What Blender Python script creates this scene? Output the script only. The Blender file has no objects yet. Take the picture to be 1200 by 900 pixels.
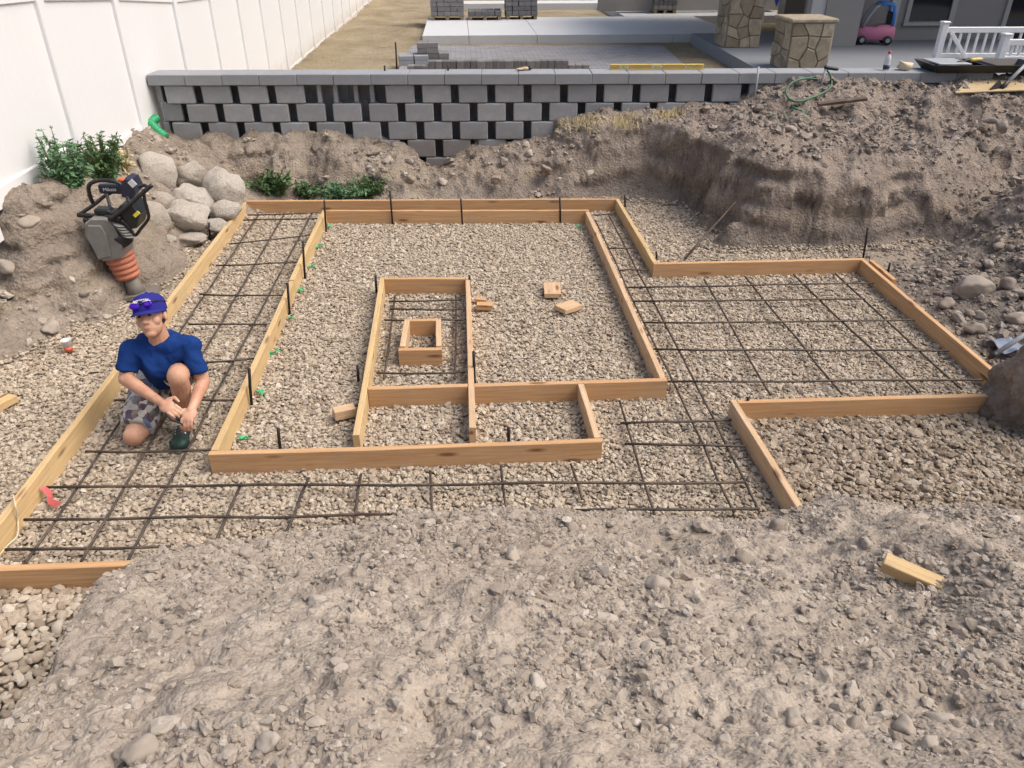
import bpy, bmesh, math, random
import numpy as np
from mathutils import Vector, Matrix, Euler

random.seed(7)
RNG = np.random.default_rng(11)
R = math.radians
scene = bpy.context.scene
COL = scene.collection

# ------------------------------------------------------------------ camera
CAM_H, CAM_F, CAM_TILT, CAM_YAW = 2.6, 903.0, R(30.7), R(3.54)
cam_data = bpy.data.cameras.new('camera')
cam_data.sensor_fit = 'HORIZONTAL'
cam_data.sensor_width = 36.0
cam_data.lens = 36.0 * CAM_F / 1200.0
cam_data.clip_start = 0.05
cam_data.clip_end = 2000.0
cam = bpy.data.objects.new('camera', cam_data)
cam.location = (0, 0, CAM_H)
cam.rotation_euler = (R(90) - CAM_TILT, 0, -CAM_YAW)
COL.objects.link(cam)
scene.camera = cam

# ------------------------------------------------------------------ light
SUN_ELEV, SUN_AZ = R(55), R(98)      # azimuth clockwise from +Y
world = bpy.data.worlds.new('World')
scene.world = world
world.use_nodes = True
wn = world.node_tree
bg = wn.nodes['Background']
sky = wn.nodes.new('ShaderNodeTexSky')
sky.sky_type = 'NISHITA'
sky.sun_disc = False
sky.sun_elevation = SUN_ELEV
sky.sun_rotation = SUN_AZ
sky.air_density = 1.0
sky.dust_density = 6.5
sky.ozone_density = 0.6
bg.inputs['Strength'].default_value = 0.13
wn.links.new(sky.outputs['Color'], bg.inputs['Color'])
sl = bpy.data.lights.new('sun', 'SUN')
sl.energy = 1.5
sl.angle = R(45)
sl.color = (1.0, 0.97, 0.93)
so = bpy.data.objects.new('sun', sl)
sd = Vector((math.sin(SUN_AZ) * math.cos(SUN_ELEV), math.cos(SUN_AZ) * math.cos(SUN_ELEV), math.sin(SUN_ELEV)))
so.rotation_euler = (-sd).to_track_quat('-Z', 'Y').to_euler()
so.location = sd * 30
COL.objects.link(so)
vs = scene.view_settings
vs.view_transform = 'Standard'
vs.look = 'None'
vs.gamma = 1.0
vs.exposure = 0.40
vs.use_curve_mapping = False

# ------------------------------------------------------------------ survey: image point -> place in the scene
_h = np.array([math.sin(CAM_YAW), math.cos(CAM_YAW), 0.0])
_r = np.array([math.cos(CAM_YAW), -math.sin(CAM_YAW), 0.0])
_u = np.array([0, 0, 1.0])
_fw = _h * math.cos(CAM_TILT) - _u * math.sin(CAM_TILT)
_cu = _h * math.sin(CAM_TILT) + _u * math.cos(CAM_TILT)
_C = np.array([0, 0, CAM_H])
def _ray(px, py): return _fw + _r * (px - 600) / CAM_F + _cu * (450 - py) / CAM_F
def PZ(px, py, z=0.0):
    d = _ray(px, py); return Vector(_C + d * (z - CAM_H) / d[2])
def PY(px, py, y):
    d = _ray(px, py); return Vector(_C + d * y / d[1])
def PX(px, py, x):
    d = _ray(px, py); return Vector(_C + d * x / d[0])

# ------------------------------------------------------------------ numpy noise
def _hash(ix, iy, iz, seed):
    h = (ix.astype(np.int64) * 374761393 + iy.astype(np.int64) * 668265263 + iz.astype(np.int64) * 2147483647 + seed * 974634777) & 0xFFFFFFFF
    h = ((h ^ (h >> 13)) * 1274126177) & 0xFFFFFFFF
    h = (h ^ (h >> 16)) & 0xFFFFFFFF
    return h / 4294967295.0 * 2 - 1
def vnoise(x, y, z=None, seed=0):
    x = np.asarray(x, float); y = np.asarray(y, float)
    z = np.zeros_like(x) if z is None else np.asarray(z, float)
    ix, iy, iz = np.floor(x), np.floor(y), np.floor(z)
    fx, fy, fz = x - ix, y - iy, z - iz
    fx = fx * fx * (3 - 2 * fx); fy = fy * fy * (3 - 2 * fy); fz = fz * fz * (3 - 2 * fz)
    r = 0
    for dx in (0, 1):
        for dy in (0, 1):
            for dz in (0, 1):
                w = (fx if dx else 1 - fx) * (fy if dy else 1 - fy) * (fz if dz else 1 - fz)
                r = r + w * _hash(ix + dx, iy + dy, iz + dz, seed)
    return r
def fbm(x, y, z=None, octaves=4, seed=0, gain=0.5, ridged=False):
    a, f, s = 1.0, 1.0, 0
    c, sn = math.cos(0.6), math.sin(0.6)
    for o in range(octaves):
        n = vnoise(x * f, y * f, None if z is None else z * f, seed + o * 17)
        if ridged: n = 1 - 2 * np.abs(n)
        s = s + a * n
        a *= gain; f *= 2.03
        x, y = c * x - sn * y, sn * x + c * y
    return s

# ------------------------------------------------------------------ object helpers
def tag(o, label=None, cat=None, group=None, kind=None):
    if label: o['label'] = label
    if cat: o['category'] = cat
    if group: o['group'] = group
    if kind: o['kind'] = kind
    return o
def link(o, parent=None):
    COL.objects.link(o)
    if parent is not None: o.parent = parent
    return o
def empty(name, loc=(0, 0, 0), rz=0, label=None, cat=None, group=None):
    o = bpy.data.objects.new(name, None)
    o.empty_display_size = 0.1
    o.location = loc; o.rotation_euler = (0, 0, rz)
    link(o)
    return tag(o, label, cat, group)
def mesh_of(name, verts, faces, mat=None, smooth=False):
    me = bpy.data.meshes.new(name)
    me.from_pydata([tuple(v) for v in verts], [], [tuple(f) for f in faces])
    me.update()
    if mat: me.materials.append(mat)
    if smooth: me.polygons.foreach_set('use_smooth', [True] * len(me.polygons))
    return me
def grid_mesh(name, P, mat, smooth=True):
    """P: (ny, nx, 3) array"""
    ny, nx = P.shape[:2]
    me = bpy.data.meshes.new(name)
    idx = np.arange(nx * ny).reshape(ny, nx)
    q = np.stack([idx[:-1, :-1], idx[:-1, 1:], idx[1:, 1:], idx[1:, :-1]], -1).reshape(-1, 4)
    me.vertices.add(nx * ny); me.vertices.foreach_set('co', P.reshape(-1).astype(np.float32))
    me.loops.add(q.size); me.loops.foreach_set('vertex_index', q.reshape(-1).astype(np.int32))
    me.polygons.add(len(q))
    me.polygons.foreach_set('loop_start', np.arange(0, q.size, 4, dtype=np.int32))
    me.polygons.foreach_set('loop_total', np.full(len(q), 4, dtype=np.int32))
    me.update(calc_edges=True)
    if smooth: me.polygons.foreach_set('use_smooth', np.ones(len(q), dtype=bool))
    me.materials.append(mat)
    return me

class MB:
    """collects shapes for ONE mesh"""
    def __init__(self): self.v = []; self.f = []
    def add(self, vs_, fs_):
        n = len(self.v); self.v += [tuple(v) for v in vs_]; self.f += [tuple(i + n for i in f) for f in fs_]
        return self
    def box(self, c, s, rot=None, bev=0.0):
        """centre, full size, optional Matrix rotation, optional chamfer"""
        hx, hy, hz = s[0] / 2, s[1] / 2, s[2] / 2
        if bev <= 0:
            vs_ = [Vector((x, y, z)) for x in (-hx, hx) for y in (-hy, hy) for z in (-hz, hz)]
            fs_ = [(0, 1, 3, 2), (4, 6, 7, 5), (0, 4, 5, 1), (2, 3, 7, 6), (0, 2, 6, 4), (1, 5, 7, 3)]
        else:
            b = min(bev, hx * .9, hy * .9, hz * .9)
            bm = bmesh.new(); bmesh.ops.create_cube(bm, size=1.0)
            for v in bm.verts: v.co = Vector((v.co.x * 2 * hx, v.co.y * 2 * hy, v.co.z * 2 * hz))
            bmesh.ops.bevel(bm, geom=bm.edges[:], offset=b, segments=1, affect='EDGES')
            bm.verts.index_update()
            vs_ = [v.co.copy() for v in bm.verts]; fs_ = [tuple(v.index for v in f.verts) for f in bm.faces]
            bm.free()
        c = Vector(c)
        if rot is not None: vs_ = [rot @ v + c for v in vs_]
        else: vs_ = [v + c for v in vs_]
        return self.add(vs_, fs_)
    def tube(self, pts, r, seg=8, cap=True):
        pts = [Vector(p) for p in pts]
        n = len(pts); rs = r if isinstance(r, (list, tuple)) else [r] * n
        vs_, fs_ = [], []
        t0 = (pts[1] - pts[0]).normalized()
        a = t0.orthogonal().normalized()
        for i, p in enumerate(pts):
            t = (pts[min(i + 1, n - 1)] - pts[max(i - 1, 0)])
            t = t.normalized() if t.length > 1e-9 else t0
            a = (a - t * a.dot(t)).normalized(); b = t.cross(a)
            for k in range(seg):
                an = 2 * math.pi * k / seg
                vs_.append(p + (a * math.cos(an) + b * math.sin(an)) * rs[i])
        for i in range(n - 1):
            for k in range(seg):
                k2 = (k + 1) % seg
                fs_.append((i * seg + k, i * seg + k2, (i + 1) * seg + k2, (i + 1) * seg + k))
        if cap:
            fs_.append(tuple(reversed(range(seg)))); fs_.append(tuple((n - 1) * seg + k for k in range(seg)))
        return self.add(vs_, fs_)
    def ball(self, c, rad, rot=None, seg=16, rings=10):
        rad = Vector(rad) if hasattr(rad, '__len__') else Vector((rad, rad, rad))
        c = Vector(c); vs_ = [Vector((0, 0, 1))]; fs_ = []
        for i in range(1, rings):
            th = math.pi * i / rings
            for k in range(seg):
                ph = 2 * math.pi * k / seg
                vs_.append(Vector((math.sin(th) * math.cos(ph), math.sin(th) * math.sin(ph), math.cos(th))))
        vs_.append(Vector((0, 0, -1)))
        for k in range(seg): fs_.append((0, 1 + k, 1 + (k + 1) % seg))
        for i in range(rings - 2):
            for k in range(seg):
                a, b = 1 + i * seg + k, 1 + i * seg + (k + 1) % seg
                fs_.append((a, a + seg, b + seg, b))
        L = len(vs_) - 1; base = 1 + (rings - 2) * seg
        for k in range(seg): fs_.append((base + k, L, base + (k + 1) % seg))
        out = []
        for v in vs_:
            w = Vector((v.x * rad.x, v.y * rad.y, v.z * rad.z))
            out.append((rot @ w if rot is not None else w) + c)
        return self.add(out, fs_)
    def capsule(self, a, b, ra, rb, seg=14):
        a, b = Vector(a), Vector(b); t = (b - a).normalized()
        pts, rs = [], []
        for i in range(5):
            an = math.pi / 2 * (1 - i / 4); pts.append(a - t * ra * math.sin(an)); rs.append(max(1e-4, ra * math.cos(an)))
        for i in range(5):
            an = math.pi / 2 * i / 4; pts.append(b + t * rb * math.sin(an)); rs.append(max(1e-4, rb * math.cos(an)))
        return self.tube(pts, rs, seg)
    def lathe(self, prof, seg=24, c=(0, 0, 0), rot=None):
        """profile of (r, z)"""
        c = Vector(c); vs_, fs_ = [], []
        for r_, z_ in prof:
            for k in range(seg):
                an = 2 * math.pi * k / seg
                w = Vector((r_ * math.cos(an), r_ * math.sin(an), z_))
                vs_.append((rot @ w if rot is not None else w) + c)
        for i in range(len(prof) - 1):
            for k in range(seg):
                k2 = (k + 1) % seg
                fs_.append((i * seg + k, i * seg + k2, (i + 1) * seg + k2, (i + 1) * seg + k))
        fs_.append(tuple(reversed(range(seg)))); fs_.append(tuple((len(prof) - 1) * seg + k for k in range(seg)))
        return self.add(vs_, fs_)
    def prism(self, poly, z0, z1):
        """poly: list of (x, y) counter-clockwise"""
        n = len(poly)
        vs_ = [(x, y, z0) for x, y in poly] + [(x, y, z1) for x, y in poly]
        fs_ = [tuple(reversed(range(n))), tuple(range(n, 2 * n))] + [(i, (i + 1) % n, n + (i + 1) % n, n + i) for i in range(n)]
        return self.add(vs_, fs_)
    def mesh(self, name, mat, smooth=False): return mesh_of(name, self.v, self.f, mat, smooth)
    def build(self, name, mat, parent=None, smooth=False, loc=None):
        o = bpy.data.objects.new(name, self.mesh(name, mat, smooth))
        if loc is not None: o.location = loc
        return link(o, parent)

def smooth_by_angle(o, deg=40):
    me = o.data
    me.polygons.foreach_set('use_smooth', [True] * len(me.polygons))
    try: me.set_sharp_from_angle(angle=R(deg))
    except Exception: pass

# ------------------------------------------------------------------ material helpers
class NT:
    def __init__(self, name):
        self.m = bpy.data.materials.new(name); self.m.use_nodes = True
        self.t = self.m.node_tree; self.b = self.t.nodes['Principled BSDF']
        self.out = self.t.nodes['Material Output']
    def n(self, typ, **kw):
        x = self.t.nodes.new(typ)
        for k, v in kw.items():
            if k in x.inputs.keys() if hasattr(x.inputs, 'keys') else False: x.inputs[k].default_value = v
            else: setattr(x, k, v)
        return x
    def l(self, a, b): self.t.links.new(a, b)
    def coord(self, kind='Object', scale=None, loc=None):
        tc = self.n('ShaderNodeTexCoord'); o = tc.outputs[kind]
        if scale is not None or loc is not None:
            mp = self.n('ShaderNodeMapping')
            if scale is not None: mp.inputs['Scale'].default_value = scale
            if loc is not None: mp.inputs['Location'].default_value = loc
            self.l(o, mp.inputs['Vector']); o = mp.outputs['Vector']
        return o
    def noise(self, vec, scale, detail=4, rough=0.55, dist=0.0):
        x = self.n('ShaderNodeTexNoise'); x.inputs['Scale'].default_value = scale
        x.inputs['Detail'].default_value = detail; x.inputs['Roughness'].default_value = rough; x.inputs['Distortion'].default_value = dist
        if vec is not None: self.l(vec, x.inputs['Vector'])
        return x.outputs['Fac']
    def voronoi(self, vec, scale, feature='F1', out='Distance', rnd=1.0):
        x = self.n('ShaderNodeTexVoronoi'); x.feature = feature; x.inputs['Scale'].default_value = scale
        x.inputs['Randomness'].default_value = rnd
        if vec is not None: self.l(vec, x.inputs['Vector'])
        return x.outputs[out]
    def ramp(self, fac, stops, interp='LINEAR'):
        x = self.n('ShaderNodeValToRGB'); x.color_ramp.interpolation = interp
        el = x.color_ramp.elements
        while len(el) < len(stops): el.new(0.5)
        for e, (p, c) in zip(el, stops):
            e.position = p; e.color = (c, c, c, 1) if not hasattr(c, '__len__') else (c[0], c[1], c[2], 1)
        if fac is not None: self.l(fac, x.inputs['Fac'])
        return x.outputs['Color']
    def mix(self, fac, a, b, typ='MIX'):
        x = self.n('ShaderNodeMix'); x.data_type = 'RGBA'; x.blend_type = typ
        for s, v in ((x.inputs[0], fac), (x.inputs[6], a), (x.inputs[7], b)):
            if hasattr(v, 'is_output') or isinstance(v, bpy.types.NodeSocket): self.l(v, s)
            elif hasattr(v, '__len__'): s.default_value = (v[0], v[1], v[2], 1)
            else: s.default_value = v
        return x.outputs[2]
    def math(self, op, a, b=0.0):
        x = self.n('ShaderNodeMath'); x.operation = op
        for s, v in ((x.inputs[0], a), (x.inputs[1], b)):
            if isinstance(v, bpy.types.NodeSocket): self.l(v, s)
            else: s.default_value = v
        return x.outputs[0]
    def bump(self, h, strength=0.5, dist=0.01, prev=None):
        x = self.n('ShaderNodeBump'); x.inputs['Strength'].default_value = strength; x.inputs['Distance'].default_value = dist
        self.l(h, x.inputs['Height'])
        if prev is not None: self.l(prev, x.inputs['Normal'])
        return x.outputs['Normal']
    def rnd(self): return self.n('ShaderNodeObjectInfo').outputs['Random']
    def done(self, col=None, rough=0.8, normal=None, metal=0.0, spec=None):
        if col is not None:
            if isinstance(col, bpy.types.NodeSocket): self.l(col, self.b.inputs['Base Color'])
            else: self.b.inputs['Base Color'].default_value = (col[0], col[1], col[2], 1)
        if isinstance(rough, bpy.types.NodeSocket): self.l(rough, self.b.inputs['Roughness'])
        else: self.b.inputs['Roughness'].default_value = rough
        self.b.inputs['Metallic'].default_value = metal
        if spec is not None: self.b.inputs['Specular IOR Level'].default_value = spec
        if normal is not None: self.l(normal, self.b.inputs['Normal'])
        return self.m

M = {}
def simple(name, col, rough=0.6, metal=0.0, var=0.12, scale=8.0, bump=0.0, spec=None):
    t = NT(name); v = t.coord()
    n = t.noise(v, scale, 5, 0.6)
    c = t.mix(n, tuple(x * (1 - var) for x in col), tuple(min(1, x * (1 + var)) for x in col))
    nm = t.bump(t.noise(v, scale * 6, 4, 0.6), bump, 0.004) if bump else None
    M[name] = t.done(c, rough, nm, metal, spec)
    return M[name]

def dirt(name, c_dark, c_mid, c_light, pale_scale=1.1):
    t = NT(name); v = t.coord()
    big = t.noise(v, pale_scale, 5, 0.6, 0.4)
    mid = t.noise(v, 9, 6, 0.65)
    fine = t.noise(v, 70, 5, 0.7)
    c = t.mix(t.ramp(big, [(0.32, 0), (0.68, 1)]), c_mid, c_light)
    c = t.mix(t.math('MULTIPLY', t.ramp(mid, [(0.42, 1), (0.62, 0)]), 0.5), c, c_dark)
    c = t.mix(t.ramp(fine, [(0.3, 0.0), (0.75, 0.40)]), c, c_light)
    c = t.mix(t.ramp(t.noise(v, 160, 3, 0.7), [(0.30, 0.5), (0.5, 0)]), c, c_dark)
    grain = t.voronoi(v, 85, 'F1')
    grain2 = t.voronoi(v, 33, 'F1')
    h = t.math('ADD', t.math('MULTIPLY', fine, 0.5), t.math('MULTIPLY', t.math('SUBTRACT', 1.0, grain), 0.5))
    nm = t.bump(h, 0.75, 0.012)
    nm = t.bump(t.math('ADD', t.math('SUBTRACT', 1.0, grain2), t.math('MULTIPLY', mid, 0.4)), 0.35, 0.02, nm)
    M[name] = t.done(c, 0.95, nm, 0.0, 0.15)

dirt('dirt_grey', (0.205, 0.166, 0.130), (0.325, 0.272, 0.220), (0.465, 0.404, 0.336))
dirt('dirt_brown', (0.085, 0.068, 0.056), (0.175, 0.142, 0.118), (0.270, 0.225, 0.190), 1.4)
dirt('dirt_tan', (0.120, 0.097, 0.076), (0.240, 0.196, 0.155), (0.340, 0.285, 0.230), 1.6)

def stone(name, stops, speck=0.25):
    t = NT(name); v = t.coord()
    r = t.rnd()
    c = t.ramp(r, stops)
    geo = t.n('ShaderNodeNewGeometry')
    dust = t.noise(geo.outputs['Position'], 1.1, 5, 0.65, 0.4)
    c = t.mix(t.ramp(dust, [(0.42, 0.0), (0.66, 0.55)]), c, tuple(0.5 * (stops[1][1][k] + stops[-2][1][k]) * 0.92 for k in range(3)))
    n = t.noise(v, 18, 6, 0.7)
    c = t.mix(t.ramp(n, [(0.3, speck), (0.6, 0.0)]), c, (0.10, 0.085, 0.07))
    nm = t.bump(t.noise(v, 45, 5, 0.7), 0.3, 0.01)
    M[name] = t.done(c, 0.9, nm, 0, 0.2)
stone('gravel_stone', [(0.0, (0.270, 0.213, 0.157)), (0.25, (0.415, 0.338, 0.255)), (0.55, (0.490, 0.410, 0.317)), (0.85, (0.555, 0.480, 0.382)), (1.0, (0.630, 0.568, 0.475))])
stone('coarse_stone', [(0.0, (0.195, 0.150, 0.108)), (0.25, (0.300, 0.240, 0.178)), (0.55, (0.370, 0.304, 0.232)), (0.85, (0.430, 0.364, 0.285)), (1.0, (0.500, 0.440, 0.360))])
stone('dirt_stone', [(0.0, (0.265, 0.222, 0.180)), (0.55, (0.370, 0.316, 0.262)), (0.9, (0.450, 0.396, 0.336)), (1.0, (0.56, 0.51, 0.45))])
stone('dark_stone', [(0.0, (0.185, 0.152, 0.126)), (0.5, (0.290, 0.245, 0.206)), (1.0, (0.41, 0.36, 0.31))])

def boulder_mat():
    t = NT('boulder'); v = t.coord()
    c = t.mix(t.rnd(), (0.62, 0.55, 0.46), (0.72, 0.66, 0.58))
    c = t.mix(t.ramp(t.noise(v, 5, 7, 0.7, 0.5), [(0.32, 0.45), (0.5, 0)]), c, (0.32, 0.25, 0.19))
    c = t.mix(t.ramp(t.noise(v, 22, 6, 0.75), [(0.48, 0), (0.7, 0.6)]), c, (0.66, 0.62, 0.57))
    c = t.mix(t.ramp(t.noise(v, 3.3, 7, 0.75, 1.0), [(0.56, 0), (0.66, 0.55)]), c, (0.23, 0.185, 0.145))
    geo = t.n('ShaderNodeNewGeometry')
    nm = t.bump(t.noise(v, 9, 9, 0.75, 0.3), 0.9, 0.06)
    M['boulder'] = t.done(c, 0.92, nm, 0, 0.2)
boulder_mat()

def wood(name, c1, c2, c3):
    t = NT(name)
    tc = t.n('ShaderNodeTexCoord')
    rv = t.n('ShaderNodeVectorMath'); rv.operation = 'ADD'
    oi = t.n('ShaderNodeObjectInfo')
    cx = t.n('ShaderNodeCombineXYZ')
    t.l(t.math('MULTIPLY', oi.outputs['Random'], 37.0), cx.inputs['X']); t.l(t.math('MULTIPLY', oi.outputs['Random'], 11.0), cx.inputs['Y'])
    t.l(tc.outputs['Object'], rv.inputs[0]); t.l(cx.outputs[0], rv.inputs[1])
    mp = t.n('ShaderNodeMapping'); mp.inputs['Scale'].default_value = (0.7, 16, 16); t.l(rv.outputs[0], mp.inputs['Vector'])
    g = t.noise(mp.outputs[0], 2.2, 6, 0.6, 1.2)
    mp2 = t.n('ShaderNodeMapping'); mp2.inputs['Scale'].default_value = (1.6, 70, 70); t.l(rv.outputs[0], mp2.inputs['Vector'])
    g2 = t.noise(mp2.outputs[0], 3, 4, 0.6)
    c = t.ramp(g, [(0.30, c1), (0.52, c2), (0.74, c3)])
    c = t.mix(t.ramp(g2, [(0.35, 0.35), (0.6, 0)]), c, tuple(x * 0.62 for x in c1))
    c = t.mix(t.math('MULTIPLY', t.rnd(), 0.35), c, c1)
    # knots
    mk = t.n('ShaderNodeMapping'); mk.inputs['Scale'].default_value = (2.6, 11, 11); t.l(rv.outputs[0], mk.inputs['Vector'])
    k = t.voronoi(mk.outputs[0], 1.0)
    c = t.mix(t.ramp(k, [(0.09, 0.85), (0.20, 0.0)]), c, (0.16, 0.065, 0.025))
    # mud on the board
    d = t.noise(rv.outputs[0], 5, 6, 0.7)
    c = t.mix(t.ramp(d, [(0.52, 0), (0.76, 0.55)]), c, (0.37, 0.30, 0.225))
    nm = t.bump(g2, 0.25, 0.003)
    M[name] = t.done(c, 0.75, nm, 0, 0.25)
wood('lumber_orange', (0.47, 0.265, 0.125), (0.59, 0.365, 0.190), (0.66, 0.450, 0.265))
wood('lumber_yellow', (0.50, 0.345, 0.165), (0.63, 0.455, 0.240), (0.70, 0.540, 0.320))
wood('lumber_pale', (0.50, 0.33, 0.19), (0.63, 0.44, 0.27), (0.70, 0.53, 0.36))
wood('plywood', (0.42, 0.31, 0.17), (0.55, 0.42, 0.24), (0.62, 0.49, 0.31))
wood('old_board', (0.07, 0.05, 0.04), (0.12, 0.09, 0.07), (0.17, 0.13, 0.10))

def steel_rust():
    t = NT('rebar_steel'); v = t.coord()
    n = t.noise(v, 11, 5, 0.7)
    c = t.ramp(n, [(0.35, (0.036, 0.030, 0.028)), (0.55, (0.085, 0.064, 0.050)), (0.75, (0.180, 0.128, 0.090))])
    M['rebar_steel'] = t.done(c, 0.6, t.bump(t.noise(v, 130, 2), 0.5, 0.004), 0.25)
steel_rust()
simple('stake_steel', (0.022, 0.018, 0.017), 0.6, 0.3, 0.4, 30)

def concrete_block():
    t = NT('concrete_block'); v = t.coord()
    r = t.rnd()
    c = t.mix(r, (0.290, 0.295, 0.304), (0.400, 0.404, 0.412))
    n = t.noise(v, 7, 6, 0.7)
    c = t.mix(t.ramp(n, [(0.35, 0.35), (0.65, 0)]), c, (0.16, 0.162, 0.17))
    c = t.mix(t.ramp(t.noise(v, 170, 2, 0.6), [(0.58, 0), (0.75, 0.4)]), c, (0.36, 0.36, 0.36))
    tc = t.n('ShaderNodeNewGeometry'); sx = t.n('ShaderNodeSeparateXYZ'); t.l(tc.outputs['Position'], sx.inputs[0])
    # soil stain that climbs the lower courses
    mud = t.math('ADD', sx.outputs['Z'], t.math('MULTIPLY', t.noise(tc.outputs['Position'], 2.5, 5, 0.65), 0.9))
    c = t.mix(t.ramp(mud, [(0.85, 0.55), (1.25, 0.0)]), c, (0.215, 0.180, 0.150))
    nm = t.bump(t.noise(v, 120, 3, 0.7), 0.45, 0.006)
    M['concrete_block'] = t.done(c, 0.93, nm, 0, 0.2)
concrete_block()
simple('cap_concrete', (0.275, 0.285, 0.30), 0.9, 0, 0.2, 6, 0.3)

def vinyl():
    t = NT('white_vinyl'); v = t.coord()
    n = t.noise(v, 1.3, 5, 0.6)
    c = t.mix(n, (0.74, 0.75, 0.76), (0.78, 0.785, 0.79))
    geo = t.n('ShaderNodeNewGeometry'); sx = t.n('ShaderNodeSeparateXYZ'); t.l(geo.outputs['Position'], sx.inputs[0])
    splash = t.math('SUBTRACT', t.math('MULTIPLY', t.noise(geo.outputs['Position'], 5, 6, 0.7), 0.8), t.math('SUBTRACT', sx.outputs['Z'], 0.06))
    c = t.mix(t.ramp(splash, [(0.02, 0), (0.35, 0.5)]), c, (0.48, 0.42, 0.35))
    M['white_vinyl'] = t.done(c, 0.35, None, 0, 0.4)
vinyl()
simple('white_plastic', (0.72, 0.72, 0.72), 0.4, 0, 0.06)

def lawn():
    t = NT('dry_grass'); v = t.coord()
    n = t.noise(v, 0.7, 7, 0.7); f = t.noise(v, 16, 6, 0.75)
    c = t.ramp(n, [(0.3, (0.235, 0.190, 0.125)), (0.5, (0.360, 0.300, 0.200)), (0.7, (0.450, 0.390, 0.280))])
    c = t.mix(t.ramp(f, [(0.3, 0.55), (0.6, 0)]), c, (0.17, 0.125, 0.07))
    M['dry_grass'] = t.done(c, 0.95, t.bump(f, 1.0, 0.06), 0, 0.1)
lawn()
def slab_mat(name, a, b, sc=0.6):
    t = NT(name); v = t.coord()
    c = t.mix(t.noise(v, sc, 6, 0.65), a, b)
    c = t.mix(t.ramp(t.noise(v, 30, 4, 0.7), [(0.3, 0.15), (0.6, 0)]), c, tuple(x * 0.6 for x in a))
    M[name] = t.done(c, 0.85, t.bump(t.noise(v, 60, 3), 0.2, 0.004), 0, 0.25)
slab_mat('new_concrete', (0.50, 0.515, 0.525), (0.60, 0.61, 0.61))
slab_mat('porch_concrete', (0.19, 0.205, 0.23), (0.245, 0.26, 0.285))  # part of the porch shade is put into this darker, bluer tone
def paver_mat():
    t = NT('paver_surface'); v = t.coord()
    br = t.n('ShaderNodeTexBrick'); br.inputs['Scale'].default_value = 1.0
    br.inputs['Brick Width'].default_value = 0.23; br.inputs['Row Height'].default_value = 0.15; br.inputs['Mortar Size'].default_value = 0.008
    br.inputs['Color1'].default_value = (0.19, 0.195, 0.21, 1); br.inputs['Color2'].default_value = (0.27, 0.27, 0.285, 1); br.inputs['Mortar'].default_value = (0.13, 0.12, 0.11, 1)
    t.l(v, br.inputs['Vector'])
    c = t.mix(t.ramp(t.noise(v, 1.2, 5, 0.6), [(0.35, 0.35), (0.7, 0)]), br.outputs['Color'], (0.32, 0.31, 0.30))
    M['paver_surface'] = t.done(c, 0.9, None, 0, 0.2)
paver_mat()
def random_mat(name, a, b, rough=0.9, var=0.2, sc=20):
    t = NT(name); v = t.coord()
    c = t.mix(t.rnd(), a, b)
    c = t.mix(t.ramp(t.noise(v, sc, 5, 0.7), [(0.3, var * 2), (0.65, 0)]), c, tuple(x * 0.5 for x in a))
    M[name] = t.done(c, rough, t.bump(t.noise(v, sc * 3, 4, 0.7), 0.4, 0.01), 0, 0.2)
random_mat('paver_block', (0.15, 0.145, 0.145), (0.26, 0.25, 0.25))
random_mat('pillar_stone', (0.25, 0.205, 0.145), (0.46, 0.40, 0.30), 0.9, 0.3, 9)
simple('mortar', (0.20, 0.175, 0.145), 0.95, 0, 0.2, 20, 0.4)
simple('stucco_grey', (0.31, 0.295, 0.28), 0.95, 0, 0.05, 30, 0.3)
simple('trim_light', (0.52, 0.51, 0.50), 0.7, 0, 0.04)
def glass_dark():
    t = NT('window_glass'); M['window_glass'] = t.done((0.02, 0.024, 0.03), 0.06, None, 0, 0.6)
glass_dark()
simple('pallet_wood', (0.25, 0.19, 0.12), 0.9, 0, 0.3, 12, 0.3)

# ================================================================== THE SETTING
def structure(name, me, parent=None):
    o = bpy.data.objects.new(name, me); link(o, parent)
    if parent is None: o['kind'] = 'structure'
    return o

# ---- excavated ground: heights from surveyed points, joined by a radial basis
ctrl = []
def cz(px, py, z): p = PZ(px, py, z); ctrl.append((p.x, p.y, z))
def cy(px, py, y): p = PY(px, py, y); ctrl.append((p.x, y, p.z))
def cw(x, y, z): ctrl.append((x, y, z))
# pit floor stays below the gravel sheet
for x in np.arange(-2.4, 3.3, 0.8):
    for y in np.arange(1.2, 8.0, 0.8):
        if not (x > 1.8 and y > 6.2): cw(x, y, -0.10)
for y in (1.5, 2.5, 3.4): cw(-3.2, y, -0.08)
for y in (2.6, 3.2): cw(4.0, y, -0.06)
# foot of the left slope, then the slope and its crest against the fence
for p in [(0, 430), (60, 410), (100, 395), (150, 352), (228, 292), (258, 266)]: cz(*p, 0.0)
for p in [(0, 330, 0.33), (50, 330, 0.30), (90, 320, 0.34), (110, 300, 0.38), (20, 290, 0.56), (70, 270, 0.60), (30, 245, 0.79), (68, 216, 0.84), (100, 240, 0.70), (100, 222, 0.78), (205, 270, 0.16), (180, 230, 0.40), (225, 220, 0.30), (270, 210, 0.30)]: cz(*p)
for y, z in [(5.0, 0.50), (5.8, 0.76), (6.4, 0.80), (7.2, 0.86), (8.0, 0.80), (8.6, 0.74)]: cw(-3.50, y, z)
cw(-3.5, 4.2, 0.35); cw(-3.5, 3.4, 0.1)
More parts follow.
